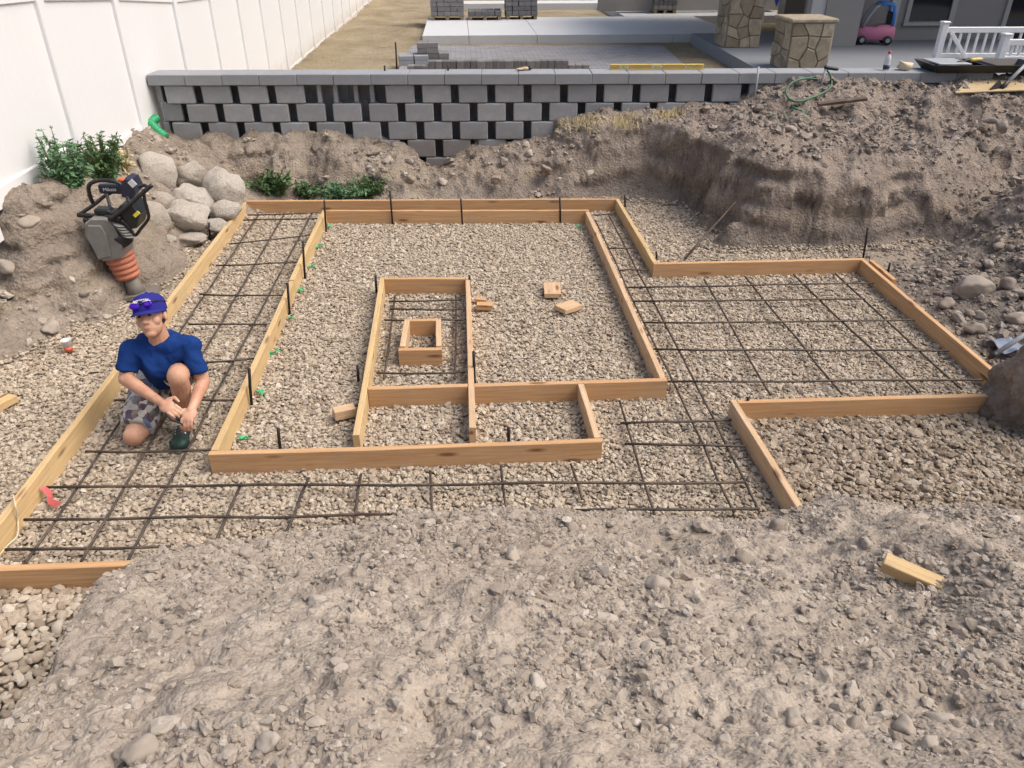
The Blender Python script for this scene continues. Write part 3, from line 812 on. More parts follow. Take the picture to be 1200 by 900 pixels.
pour(xg1, a1.x + 3.2, yb + .012, yt_ + 4); pour(a0.x + .3, xg1 - .012, yt_, yt_ + 1.2)
pav = sheet('paver_patio', q((467, 82), (806, 80), (777, 54), (482, 54), z=YZ + 0.03), YZ + 0.04, M['paver_surface'], 0.08)

# ================================================================== FORMWORK
BH, BT = 0.14, 0.038
BTOP = 0.132
def board(a, b, mat, parent, h=BH, th=BT, top=BTOP, bev=0.003, name='board', tilt=0.0):
    a = Vector((a[0], a[1], 0)); b = Vector((b[0], b[1], 0)); L = (b - a).length
    m = MB()
    # a slightly bowed board of several sections
    n = max(2, int(L / 0.5)); ph = random.uniform(0, 6)
    n = max(4, int(L / 0.3)); bow = random.uniform(-.006, .006) * min(1, L / 2); crown = random.uniform(-.004, .003) * min(1, L / 2)
    vs_, fs_ = [], []
    prof = [(-th / 2 + bev, -h / 2), (th / 2 - bev, -h / 2), (th / 2, -h / 2 + bev), (th / 2, h / 2 - bev), (th / 2 - bev, h / 2), (-th / 2 + bev, h / 2), (-th / 2, h / 2 - bev), (-th / 2, -h / 2 + bev)]
    for i in range(n + 1):
        t_ = i / n; w_ = 4 * t_ * (1 - t_); wob = 0 if i in (0, n) else 1
        oy = bow * w_ + random.uniform(-.0012, .0012) * wob; oz = crown * w_ + random.uniform(-.0012, .0012) * wob
        vs_ += [(-L / 2 + L * t_, y_ + oy, z_ + oz) for y_, z_ in prof]
    for i in range(n):
        for k in range(8): fs_.append((i * 8 + k, i * 8 + (k + 1) % 8, (i + 1) * 8 + (k + 1) % 8, (i + 1) * 8 + k))
    fs_ += [tuple(reversed(range(8))), tuple(n * 8 + k for k in range(8))]
    m.add(vs_, [tuple(reversed(f)) for f in fs_])
    o = m.build(name, M[mat], parent)
    o.location = ((a.x + b.x) / 2, (a.y + b.y) / 2, top - h / 2 + random.uniform(-0.006, 0.005))
    o.rotation_euler = (tilt + random.uniform(-.02, .02), random.uniform(-.002, .002), math.atan2(b.y - a.y, b.x - a.x))
    return o
def thing(name, label, cat, loc=(0, 0, 0), rz=0, group=None): return empty(name, loc, rz, label, cat, group)

outer = thing('outer_formwork', 'long outer outline of wooden form boards running round the whole rebar footing', 'formwork')
board((-2.30, 2.71), (-2.305, 5.18), 'lumber_yellow', outer)
board((-2.305, 5.185), (-2.30, 8.035), 'lumber_yellow', outer)
board((-2.32, 8.058), (1.615, 7.905), 'lumber_orange', outer)
board((1.60, 7.882), (1.606, 6.12), 'lumber_yellow', outer)
board((1.587, 6.10), (3.43, 6.085), 'lumber_orange', outer)
board((3.41, 6.064), (3.375, 3.70), 'lumber_orange', outer)
board((3.36, 3.84), (1.608, 3.866), 'lumber_orange', outer)
board((1.587, 3.885), (1.612, 2.70), 'lumber_pale', outer)
board((-2.34, 2.69), (-1.1, 2.682), 'lumber_orange', outer)
board((3.475, 6.05), (3.468, 5.62), 'lumber_orange', outer, h=0.12)
inner = thing('inner_formwork', 'inner wooden form of boards around the central gravel rectangle with hearth extension', 'formwork')
board((-1.42, 3.545), (-1.428, 5.9), 'lumber_yellow', inner)
board((-1.428, 5.905), (-1.425, 7.675), 'lumber_yellow', inner)
board((-1.445, 7.696), (1.243, 7.535), 'lumber_orange', inner)
board((1.226, 7.512), (1.22, 4.168), 'lumber_pale', inner)
board((1.24, 4.147), (0.021, 4.152), 'lumber_orange', inner)
board((-0.021, 4.155), (-0.64, 4.160), 'lumber_orange', inner)
board((0.69, 4.126), (0.702, 3.535), 'lumber_pale', inner)
board((-1.44, 3.523), (0.722, 3.514), 'lumber_orange', inner)
board((-0.70, 5.925), (-0.658, 3.64), 'lumber_yellow', inner)
board((0.0, 5.888), (0.0, 3.67), 'lumber_pale', inner)
board((-0.679, 5.905), (-0.021, 5.87), 'lumber_orange', inner)
bxf = thing('box_form', 'small square wooden box form standing alone inside the hearth rectangle', 'formwork')
board((-0.485, 4.672), (-0.190, 4.664), 'lumber_orange', bxf)
board((-0.470, 5.118), (-0.205, 5.108), 'lumber_orange', bxf)
board((-0.462, 4.693), (-0.452, 5.098), 'lumber_pale', bxf)
board((-0.212, 4.686), (-0.224, 5.088), 'lumber_pale', bxf)

# offcuts
def offcut(px, py, ang, size, mat, label, z=None, notch=False, tip=0.0):
    p = PZ(px, py, 0.03) if z is None else PZ(px, py, z)
    m = MB()
    if notch:
        m.box((0, -size[1] * .25, 0), (size[0], size[1] * .5, size[2]), None, .002); m.box((-size[0] * .18, size[1] * .25, 0), (size[0] * .62, size[1] * .498, size[2] * .98), None, .002)
    else: m.box((0, 0, 0), size, None, .002)
    o = m.build('wood_offcut', M[mat]); o.location = (p.x, p.y, p.z + size[2] / 2 - 0.01); o.rotation_euler = (tip, 0.03, ang)
    return tag(o, label, 'wood block', 'lumber offcuts lying about')
offcut(647, 341, R(86), (0.25, 0.135, 0.038), 'lumber_pale', 'flat upright pointing wood offcut, farther of the pair on the central gravel')
offcut(666, 361, R(35), (0.18, 0.13, 0.038), 'lumber_pale', 'tilted wood offcut nearest the long right inner board on the central gravel')
offcut(568, 360, R(-4), (0.125, 0.075, 0.04), 'lumber_orange', 'small orange wood block in front of the notched scrap beside the hearth form')
offcut(564, 352, R(-14), (0.09, 0.055, 0.03), 'lumber_orange', 'notched wood scrap behind the small block beside the hearth form', notch=True)
offcut(404, 486, R(22), (0.13, 0.07, 0.06), 'lumber_pale', 'short wood block left of the hearth board ends')
offcut(-20, 486, R(66), (0.42, 0.10, 0.045), 'lumber_yellow', 'yellow board end poking in at the left picture edge on gravel')
p = bank_at(1076, 683)
b_ = MB().box((0, 0, 0), (0.25, 0.058, 0.05), None, .003).build('wood_offcut', M['lumber_yellow'])
b_.location = (p.x, p.y, p.z + 0.024); b_.rotation_euler = (0.15, 0.10, R(-36))
tag(b_, 'single yellow wood offcut lying on the foreground dirt bank', 'wood block', 'lumber offcuts lying about')

# steel stakes
stk_list = [
 (276, 242, 277, 221, 'stake outside the back left corner of the outer form'),
 (246, 283, 245, 261, 'stake beside the boulders outside the left outer board'),
 (181, 372, 178, 343, 'stake behind the cap of the kneeling worker'),
 (382, 271, 380, 235, 'stake at the inside back left corner of the inner form'),
 (357, 328, 355, 283, 'tall stake second from the back along the left inner board'),
 (339, 368, 337, 332, 'stake third from the back along the left inner board'),
 (294, 475, 292, 432, 'stake nearest the worker along the left inner board'),
 (328, 527, 326, 502, 'short stake standing just behind the front inner board at left'),
 (460, 263, 457, 224, 'left stake of the three on the inner back board'),
 (542, 262, 540, 233, 'middle stake of the three on the inner back board'),
 (657, 262, 656, 231, 'right stake of the three on the inner back board'),
 (551, 236, 550, 223, 'low stake poking above the outer back board near its middle'),
 (381, 236, 379, 222, 'low stake behind the outer back board near the weeds'),
 (733, 243, 732, 229, 'short stake outside the back right corner of the outer form'),
 (770, 304, 769, 295, 'short stake at the inside jog of the outer form'),
 (1012, 302, 1017, 267, 'leaning stake at the far right corner of the outer form'),
 (1040, 322, 1043, 308, 'short stake outside the right end board'),
 (872, 490, 877, 466, 'stake at the front corner of the right hand pad form'),
 (596, 520, 596, 501, 'short stake standing behind the front inner board at right'),
 (441, 343, 440, 323, 'stake at the back left corner of the hearth form'),
 (551, 345, 550, 323, 'stake at the back right corner of the hearth form'),
 (420, 449, 419, 428, 'stake outside the left hearth board'),
 (556, 450, 555, 412, 'stake outside the right hearth board'),
]
for bx_, by_, tx, ty, lab in stk_list:
    b = PZ(bx_, by_, 0.0); t_ = PY(tx, ty, b.y)
    m = MB(); m.tube([b - Vector((0, 0, .06)), b + (t_ - b) * .5, t_], 0.0095, 8)
    m.v = [tuple(Vector(v) - b) for v in m.v]
    o = m.build('steel_stake', M['stake_steel'], None, True, b)
    tag(o, 'black steel ' + lab, 'stake', 'steel stakes pinning the form boards')

# rebar mats
def bar(root, a, b, z=0.055, r=0.0075):
    A = PZ(*a, z); B = PZ(*b, z)
    n = max(3, int((B - A).length / 0.35)); pts = []
    per = Vector((-(B - A).y, (B - A).x, 0)).normalized()
    for i in range(n + 1):
        t = i / n; w = 0 if i in (0, n) else 1
        pts.append(A.lerp(B, t) + per * random.uniform(-.006, .006) * w + Vector((0, 0, random.uniform(-.007, .005) * w)))
    return MB().tube(pts, r, 6).build('bar', M['rebar_steel'], root, True)
rb = thing('rebar_grid', 'black rebar grid in the left footing strip around the kneeling worker', 'rebar')
for a, b in [((303, 252), (28, 662)), ((333, 251), (95, 658)), ((366, 249), (150, 657))]: bar(rb, a, b, 0.05)
for a, b in [((290, 252), (372, 249)), ((285, 258), (372, 256)), ((268, 286), (364, 275)), ((253, 311), (350, 307)), ((234, 345), (331, 346)), ((221, 380), (313, 380)), ((206, 428), (298, 420)), ((134, 469), (274, 469)), ((100, 529), (247, 527))]: bar(rb, a, b, 0.064)
rb = thing('rebar_grid', 'rusty rebar grid in the front footing strip before the dirt bank', 'rebar')
for a, b in [((54, 571), (873, 565)), ((28, 609), (520, 602)), ((6, 644), (200, 640)), ((640, 599), (890, 596))]: bar(rb, a, b, 0.06)
for a, b in [((362, 560), (335, 625)), ((283, 566), (250, 640)), ((423, 556), (415, 612)), ((504, 552), (507, 608)), ((587, 546), (594, 600)), ((669, 544), (682, 585))]: bar(rb, a, b, 0.048)
rb = thing('rebar_grid', 'short rebar grid in the strip between inner corner and right side board', 'rebar')
for a, b in [((726, 470), (769, 608)), ((809, 490), (860, 600)), ((836, 490), (890, 600))]: bar(rb, a, b, 0.05)
for a, b in [((727, 496), (857, 492)), ((732, 520), (874, 523))]: bar(rb, a, b, 0.062)
rb = thing('rebar_grid', 'wide rebar grid in the large right hand pad', 'rebar')
for a, b in [((698, 259), (809, 490)), ((713, 251), (836, 490)), ((825, 327), (903, 463)), ((873, 324), (987, 462)), ((930, 322), (1076, 460)), ((979, 321), (1127, 456))]: bar(rb, a, b, 0.05)
for a, b in [((696, 252), (718, 251)), ((713, 291), (740, 291)), ((726, 317), (760, 316)), ((735, 337), (1024, 332)), ((742, 353), (1014, 350)), ((754, 378), (1072, 375)), ((766, 409), (1112, 411)), ((779, 447), (1152, 445))]: bar(rb, a, b, 0.063)
rb = thing('rebar_grid', 'small rebar grid around the box form in the hearth rectangle', 'rebar')
for a, b in [((456, 353), (541, 351)), ((457, 362), (541, 362)), ((450, 375), (541, 375)), ((441, 437), (545, 436))]: bar(rb, a, b, 0.06)
for a, b in [((463, 346), (450, 444)), ((534, 345), (533, 444))]: bar(rb, a, b, 0.05)

# ================================================================== BLOCK WALL (seen from its back)
WR = thing('block_wall', 'grey concrete block retaining wall with dark open gaps behind the pit', 'wall', (-3.40, 9.2096, 0), math.atan(-0.044))
PITCH, CR = 0.4065, 0.2
def block_mesh(tail=True):
    m = MB()
    m.box((0, 0.265, 0), (0.4061, 0.07, 0.1992), None, .004)
    m.box((-0.09, 0.14, 0), (0.045, 0.182, 0.192), None)
    m.box((0.09, 0.14, 0), (0.045, 0.182, 0.192), None)
    if tail: m.box((0, 0.024, 0), (0.318, 0.052, 0.1935), None, .010)
    return m.mesh('block', M['concrete_block'])
bt, bo = block_mesh(True), block_mesh(False)
top_z = 1.208
capm = MB().box((0, 0.15, 0), (0.4035, 0.34, 0.112), None, .006).mesh('cap_block', M['cap_concrete'])
for i in range(23):
    o = bpy.data.objects.new('cap_block', capm); link(o, WR)
    o.location = (0.17 + i * PITCH, -0.012 + random.uniform(-.004, .004), top_z - 0.056 + random.uniform(-.0015, .0015)); o.rotation_euler = (0, 0, random.uniform(-.004, .004))
for row in range(5):
    zc = top_z - 0.114 - CR * (row + 0.5)
    for i in range(23):
        x = 0.275 + i * PITCH + (0.0 if row % 2 == 0 else 0.205)
        if row >= 3 and x > 5.4: continue
        if row >= 4 and not 1.5 < x < 4.6: continue
        open_ = (row == 0 and i in (4, 5))
        o = bpy.data.objects.new('block', bo if open_ else bt); link(o, WR)
        o.location = (x, random.uniform(-.007, .007), zc)
for row, x, k in ((0, 0.030, 0.19), (1, 0.135, 0.68), (2, 0.030, 0.19)):
    o = bpy.data.objects.new('block', bt); link(o, WR); o.location = (x, 0.06, top_z - 0.114 - CR * (row + .5)); o.scale = (k, 0.8, 1)

# ================================================================== WHITE FENCE
FXP = -3.45
FR = thing('vinyl_fence', 'tall white vinyl privacy fence along the left side', 'fence', (FXP, 7.24, 0))
ys = [0.8, 2.40, 4.02, 5.62, 7.24, 8.80, 10.59, 12.12, 13.6, 15.1, 16.7, 18.3, 20, 21.8, 23.6, 25.4, 27.2, 29, 31, 33, 35, 37, 39, 41]
def rail_z(y): return float(np.interp(y, [0, 5.6, 7.24, 8.8, 10.6, 12.1, 13.6, 41], [2.14, 2.12, 2.07, 1.96, 1.80, 1.74, 1.72, 1.70]))
for i in range(len(ys) - 1):
    y0, y1 = ys[i], ys[i + 1]
    zb = 0.80 if y1 <= 7.3 else (0.62 if y1 < 9 else 0.0)
    zt0, zt1 = rail_z(y0), rail_z(y1)
    m = MB(); n = max(5, int((y1 - y0) / 0.155)); w = (y1 - y0) / n
    prof = []
    for k in range(n):
        a = y0 + k * w
        prof += [(a + 0.001, -0.0012), (a + 0.004, 0.0), (a + w - 0.004, 0.0), (a + w - 0.001, -0.0012)]
    vs_ = []; fs_ = []
    for (yy, dx) in prof:
        zt = zt0 + (zt1 - zt0) * (yy - y0) / (y1 - y0)
        vs_ += [(dx, yy - 7.24, zb + 0.05), (dx, yy - 7.24, zt + 0.02), (-0.04, yy - 7.24, zb + 0.05), (-0.04, yy - 7.24, zt + 0.02)]
    for k in range(len(prof) - 1):
        a = 4 * k; fs_ += [(a, a + 4, a + 5, a + 1), (a + 2, a + 3, a + 7, a + 6)]
    m.add(vs_, fs_); m.build('panel', M['white_vinyl'], FR)
    # rails
    L = math.hypot(y1 - y0, zt1 - zt0); rt_ = Matrix.Rotation(math.atan2(zt1 - zt0, y1 - y0), 3, 'X')
    MB().box((-0.008, (y0 + y1) / 2 - 7.24, (zt0 + zt1) / 2 + 0.09), (0.052, L - 0.11, 0.17), rt_, .006).build('rail', M['white_vinyl'], FR)
    MB().box((-0.008, (y0 + y1) / 2 - 7.24, zb + 0.07), (0.056, y1 - y0 - 0.11, 0.16), None, .008).build('rail', M['white_vinyl'], FR)
    MB().box((-0.02, y0 - 7.24, (zb - 0.2 + zt0 + 0.5) / 2), (0.115, 0.115, zt0 + 0.7 - zb), None, .008).build('post', M['white_vinyl'], FR)

# ================================================================== BOULDERS AND WEEDS
def boulder(px, py, wpx, hpx, y, label, seed, ang=0.0, depth=0.9, mat='boulder', rx=0.0, facets=9, amp=0.16):
    p = PY(px, py, y); dist = (p - Vector(_C)).dot(Vector(_fw)); s = dist / CAM_F
    me = rock_mesh('boulder', seed, M[mat], 4, amp, facets, 0.045)
    co = np.array([v.co[:] for v in me.vertices]); ext = (co.max(0) - co.min(0)) / 2
    o = bpy.data.objects.new('boulder', me); link(o)
    rw, rh = wpx * s / 2, hpx * s / 2
    o.location = p; o.scale = (rw / ext[0], max(rw, rh) * depth / ext[1], rh / ext[2]); o.rotation_euler = (rx, ang, random.uniform(-.3, .3))
    return tag(o, label, 'boulder', 'boulders piled beside the fence')
boulder(185, 205, 52, 50, 7.95, 'big round pale boulder at the top left of the rock pile', 1, 0.1)
boulder(224, 206, 36, 36, 8.05, 'rounded greenish boulder between the two top pale ones', 2)
boulder(265, 222, 50, 44, 7.85, 'smooth pale boulder at the top right of the pile next to the weeds', 3, 0.45)
boulder(222, 235, 50, 36, 7.65, 'grey brown boulder in the middle of the rock pile', 4, 0.35)
boulder(218, 258, 56, 38, 7.35, 'broad flat topped boulder at the front of the rock pile', 5, 0.1)
boulder(188, 237, 34, 30, 7.55, 'medium boulder under the big round pale one', 6)
boulder(175, 262, 42, 46, 7.05, 'tall pale boulder just behind the rammer engine', 7, 0.3)
boulder(263, 250, 40, 26, 7.55, 'boulder touching the left outer form board near its back corner', 8, -0.4)
boulder(255, 266, 26, 20, 7.3, 'small boulder wedged against the form board below the stake', 9)
boulder(222, 281, 44, 14, 7.1, 'low flat stone lying in front of the rock pile', 10)
boulder(192, 281, 30, 18, 6.95, 'small rounded stone at the foot of the pile right of the rammer', 11, 0.3)
boulder(172, 290, 22, 18, 6.7, 'little stone behind the rammer bellows', 12)
boulder(240, 232, 26, 34, 8.1, 'dark shaded boulder wedged behind the middle of the pile', 13)
p_ = ground_at(24, 284, 0.5); boulder(24, 284, 42, 30, p_.y, 'smooth grey boulder half buried in the left dirt slope', 14, 0.25)
p_ = ground_at(34, 312, 0.4); boulder(33, 311, 20, 32, p_.y - 0.02, 'upright flat slab of rock below the half buried boulder', 15, -0.6, 0.4)
p_ = ground_at(5, 305, 0.4); boulder(2, 318, 26, 30, p_.y, 'grey rock at the left picture edge in the dirt slope', 16, 0.2)
p_ = ground_at(1143, 340, 0.1); boulder(1143, 340, 50, 28, p_.y, 'angular brown rock with a flat top right of the pad form', 17, 0.05, 0.8, 'dark_stone', 0.0, 16, 0.05)

def leaf_material(name, a, b):
    t = NT(name); v = t.coord()
    c = t.mix(t.noise(v, 9, 4, 0.6), a, b)
    t.b.inputs['Subsurface Weight'].default_value = 0.0
    M[name] = t.done(c, 0.6, None, 0, 0.3)
leaf_material('leaf_green', (0.040, 0.095, 0.032), (0.125, 0.205, 0.080))
leaf_material('leaf_blue', (0.065, 0.145, 0.075), (0.170, 0.300, 0.150))
leaf_material('straw', (0.42, 0.34, 0.17), (0.58, 0.49, 0.28))
simple('stem_green', (0.12, 0.14, 0.05), 0.7)
def weed(base, rx, ry, h, nstem, nleaf, leaf, label, mat='leaf_green', seed=0, group='green weeds growing in the dirt'):
    rg = random.Random(seed)
    root = empty('weed', base, 0, label, 'weed', group)
    st = MB(); lf = MB()
    for s in range(nstem):
        a = rg.uniform(0, 6.28); rr = math.sqrt(rg.random())
        tip = Vector((math.cos(a) * rr * rx * rg.uniform(.7, 1.25), math.sin(a) * rr * ry, h * rg.choice([.35, .5, .6, .75, .9, 1.0, 1.2]) * rg.uniform(.8, 1.1)))
        b0 = Vector((math.cos(a) * rr * rx * .25, math.sin(a) * rr * ry * .25, -0.05))
        mid = (b0 + tip) / 2 + Vector((0, 0, h * .12))
        pts = [b0.lerp(mid, t / 3) for t in range(3)] + [mid.lerp(tip, t / 3) for t in range(4)]
        st.tube(pts, [0.004] * 6 + [0.0015], 5)
        for k in range(nleaf):
            t = rg.uniform(0.2, 1.0); i = min(5, int(t * 6)); p = pts[i].lerp(pts[i + 1], t * 6 - i)
            d = Vector((rg.gauss(0, 1), rg.gauss(0, 1), rg.gauss(0.35, .6))).normalized()
            sd_ = d.cross(Vector((rg.gauss(0, .5), rg.gauss(0, .5), 1))).normalized()
            L = leaf * rg.uniform(.45, 1.5); w = L * rg.uniform(.12, .26); droop = Vector((0, 0, -L * .18))
            lf.add([p, p + d * L * .4 + sd_ * w, p + d * L + droop, p + d * L * .4 - sd_ * w], [(0, 1, 2, 3)])
    st.build('stem', M['stem_green'], root)
    lf.build('foliage', M[mat], root)
    return root
g0 = ground_at(90, 214, 0.8)
weed(PX(84, 226, -3.20), 0.19, 0.24, 0.38, 70, 40, 0.046, 'tall feathery green weed against the white fence', 'leaf_blue', 1)
weed(PX(124, 210, -3.18), 0.22, 0.26, 0.34, 60, 36, 0.048, 'lower green weed right of the tall one by the fence', 'leaf_green', 2)
weed(PX(148, 200, -3.25), 0.10, 0.14, 0.22, 12, 14, 0.06, 'sparse dry weed at the foot of the fence by the wall', 'straw', 7)
for px, py, rx, h, lab, sd0, mt in [(318, 226, 0.27, 0.22, 'leafy weed behind the form at the left, next to the pale boulder', 3, 'leaf_green'), (364, 229, 0.30, 0.13, 'thin low weed in the middle of the row behind the back form', 4, 'leaf_green'), (434, 228, 0.20, 0.16, 'small round weed at the right of the row behind the back form', 5, 'leaf_green'), (398, 230, 0.24, 0.11, 'tiny sprig between the middle and right weeds behind the form', 6, 'leaf_blue')]:
    p = ground_at(px, py, 0.1)
    weed(p, rx * 1.15, 0.16, h, int(44 * rx / .2), 30, 0.045, lab, mt, sd0)
# dry grass hanging over the cut edge
for px, py, w, lab, sd0 in [(690, 140, 0.22, 'dry straw tuft hanging over the cut soil edge at left', 11), (735, 138, 0.20, 'dry straw tuft in the middle of the cut soil edge', 12), (785, 134, 0.16, 'dry straw tuft at the corner of the right bank', 13)]:
    p = PY(px, py, 8.72); rg = random.Random(sd0); m = MB()
    for k in range(150):
        a = Vector((rg.gauss(0, w * .6), rg.gauss(0.02, .06), rg.uniform(-.04, .02))); L = rg.uniform(.08, .26)
        d = Vector((rg.gauss(0, .35), -rg.uniform(.1, .7), rg.uniform(-.3, .7))).normalized(); p1 = a + d * L * .5; p2 = p1 + Vector((d.x * .3, d.y * .4, -rg.uniform(.3, 1.0))) * L * .7
        sd_ = Vector((1, 0.2, 0)) * 0.0028
        m.add([a - sd_, a + sd_, p1 + sd_ * .8, p1 - sd_ * .8, p2], [(0, 1, 2, 3), (3, 2, 4)])
    o = m.build('dry_grass_tuft', M['straw'], None, False, (p.x, 8.74 - 0.02 * p.x, float(ground_h(np.array([p.x]), np.array([8.74]))[0]) + .02)); tag(o, lab, 'grass tuft', 'straw tufts on the cut edge')

# green corrugated pipe poking from the wall end
def corr(pts, r, seg=14):
    m = MB(); pp, rs = [], []
    for i in range(len(pts) - 1):
        n = 14
        for k in range(n): pp.append(Vector(pts[i]).lerp(Vector(pts[i + 1]), k / n)); rs.append(r * (1 + 0.09 * math.sin((i * n + k) * 1.6)))
    return m.tube(pp, rs, seg)
simple('green_plastic', (0.02, 0.30, 0.12), 0.4, 0, 0.15)
P0 = PY(194, 161, 8.88); P1 = PY(182, 151, 8.95); P2 = PY(176, 144, 9.02); P3 = PY(184, 138, 9.15)
o = corr([P0, P1, P2, P3], 0.047).build('drain_pipe', M['green_plastic'], None, True); tag(o, 'bright green corrugated drain pipe at the left end of the block wall', 'pipe')

# ================================================================== YARD BEHIND THE WALL
def stack_of_pavers(px0, px1, py, nl, label, low=False):
    a = PZ(px0, py, ZS); b = PZ(px1, py, ZS); w = b.x - a.x; d = 0.95
    root = empty('paver_pallet', ((a.x + b.x) / 2, a.y + d / 2, ZS), 0, label, 'pallet', 'pallets of concrete pavers')
    for k in range(3): MB().box((-w / 2 + 0.06 + k * (w - 0.12) / 2, 0, 0.045), (0.09, d, 0.09)).build('runner', M['pallet_wood'], root)
    for k in range(6): MB().box((0, -d / 2 + 0.06 + k * (d - 0.12) / 5, 0.102), (w, 0.1, 0.02)).build('slat', M['pallet_wood'], root)
    nx, ny = 5, 4
    for l in range(nl):
        m = MB()
        for i in range(nx):
            for j in range(ny):
                m.box((-w / 2 + w * (i + .5) / nx + random.uniform(-.008, .008), -d / 2 + d * (j + .5) / ny + random.uniform(-.01, .01), 0.115 + 0.12 * (l + .5)), (w / nx - .012, d / ny - .012, 0.112))
        m.build('paver_layer', M['paver_block'], root)
    return root
stack_of_pavers(505, 544, 24, 9, 'pallet stacked with grey pavers, left of the two tall ones')
stack_of_pavers(593, 630, 23, 9, 'pallet stacked with grey pavers, right of the two tall ones')
stack_of_pavers(549, 588, 24, 1, 'low pallet with one layer of pavers between two tall pallets')
stack_of_pavers(766, 793, 16, 8, 'pallet of grey pavers beside the porch near the top edge')
# long row of pavers set on edge, and a little heap
a = PZ(478, 82, YZ + .05); b = PZ(690, 81, YZ + .05)
root = empty('paver_row', (a.x, a.y, YZ + 0.04), math.atan2(b.y - a.y, b.x - a.x), 'long low row of grey pavers laid out behind the wall', 'pavers')
Lr = (b - a).length; n = 26
pm = MB().box((0, 0, 0.09), (Lr / n - .006, 0.22, 0.18), None, .006).mesh('paver', M['paver_block']); pm2 = MB().box((0, 0, 0.05), (Lr / n - .006, 0.24, 0.10), None, .006).mesh('paver', M['paver_block'])
for k in range(n):
    o = link(bpy.data.objects.new('paver', pm if 2 < k < 23 else pm2), root); o.location = (Lr * (k + .5) / n, random.uniform(-.012, .012), random.uniform(0, .004)); o.rotation_euler = (0, 0, random.uniform(-.03, .03))
a = PZ(508, 70, YZ + .1)
root = empty('paver_heap', (a.x, a.y, YZ + .04), 0.05, 'small stepped stack of dark pavers behind the left part of the wall', 'pavers')
for l in range(4):
    for i in range(3 - (l > 1)):
        for j in range(2): MB().box((-0.22 + i * 0.22, j * 0.23, 0.05 + l * 0.1), (0.212, 0.222, 0.094), None, .005).build('paver', M['paver_block'], root)
a = PZ(476, 74, YZ + .05)
root = empty('paver_heap', (a.x, a.y, YZ + .04), 0.1, 'low pale pile of flat pavers at the left end of the paver row', 'pavers')
for l in range(2):
    for i in range(2): MB().box((i * 0.31, 0, 0.045 + l * .09), (0.29, 0.5, 0.085), None, .006).build('paver', M['cap_concrete'], root)
# spirit level, knife-like scraps and pins on the cap
simple('level_yellow', (0.58, 0.42, 0.12), 0.45, 0, 0.1)
simple('trim_stucco', (0.42, 0.405, 0.39), 0.8, 0, 0.05)
simple('vial', (0.55, 0.75, 0.15), 0.15, 0, 0.05)
def cap_point(px, py=88): return PZ(px, py, top_z)
def cap_y(x): return 9.06 - 0.044 * x
a = cap_point(716, 83); b = cap_point(825, 82)
lv = empty('spirit_level', ((a.x + b.x) / 2, cap_y((a.x + b.x) / 2) + 0.22, top_z), math.atan2(-0.044, 1), 'long yellow spirit level lying on top of the wall', 'level')
Ll = b.x - a.x
MB().box((0, 0, 0.006), (Ll, 0.05, 0.010), None, .002).build('rail', M['level_yellow'], lv); MB().box((0, 0, 0.054), (Ll, 0.05, 0.010), None, .002).build('rail', M['level_yellow'], lv)
for x0, x1 in ((-.5, -.40), (-.30, -.06), (.06, .30), (.40, .5)): MB().box(((x0 + x1) / 2 * Ll, 0, 0.030), ((x1 - x0) * Ll, 0.018, 0.0375), None, .001).build('web', M['level_yellow'], lv)
for x in (-.35, 0, .35): MB().tube([(x * Ll - .03, 0, .03), (x * Ll + .03, 0, .03)], .009, 10).build('vial', M['vial'], lv, True)
simple('tan_plastic', (0.45, 0.33, 0.19), 0.6); simple('black_plastic', (0.018, 0.018, 0.020), 0.5, 0, 0.3)
a = cap_point(616, 84)
t_ = empty('work_glove', (a.x, cap_y(a.x) + .2, top_z), 0.4, 'crumpled tan work glove on top of the wall', 'glove')
MB().ball((0, 0, .02), (.055, .035, .02)).build('palm', M['tan_plastic'], t_, True)
for k in range(4): MB().capsule((-.04, -.024 + k * .016, .022), (-.10 + abs(k - 1.5) * .008, -.03 + k * .02, .018), .010, .008, 8).build('finger', M['tan_plastic'], t_, True)
MB().capsule((.0, .03, .02), (-.035, .06, .016), .011, .008, 8).build('thumb', M['tan_plastic'], t_, True)
MB().ball((.055, 0, .025), (.03, .04, .022)).build('cuff', M['black_plastic'], t_, True)
for px, lab in ((450, 'short black peg on the wall cap left of the paver row'), (525, 'short black peg on the wall cap below the paver heap')):
    a = cap_point(px, 85); o = MB().tube([(0, 0, 0), (0, 0, .03), (0, 0, .055)], [.011, .009, .012], 8).build('peg', M['black_plastic'], None, True, (a.x, cap_y(a.x) + .2, top_z)); tag(o, lab, 'peg', 'pegs on the wall cap')
a = PZ(465, 82, YZ); o = MB().tube([(0, 0, 0), (0.01, 0, .35), (0.012, 0, .52)], .016, 8).build('marker_stake', M['stake_steel'], None, True, (a.x, a.y, YZ)); tag(o, 'thin dark stake in dry grass left of the paver row', 'stake')

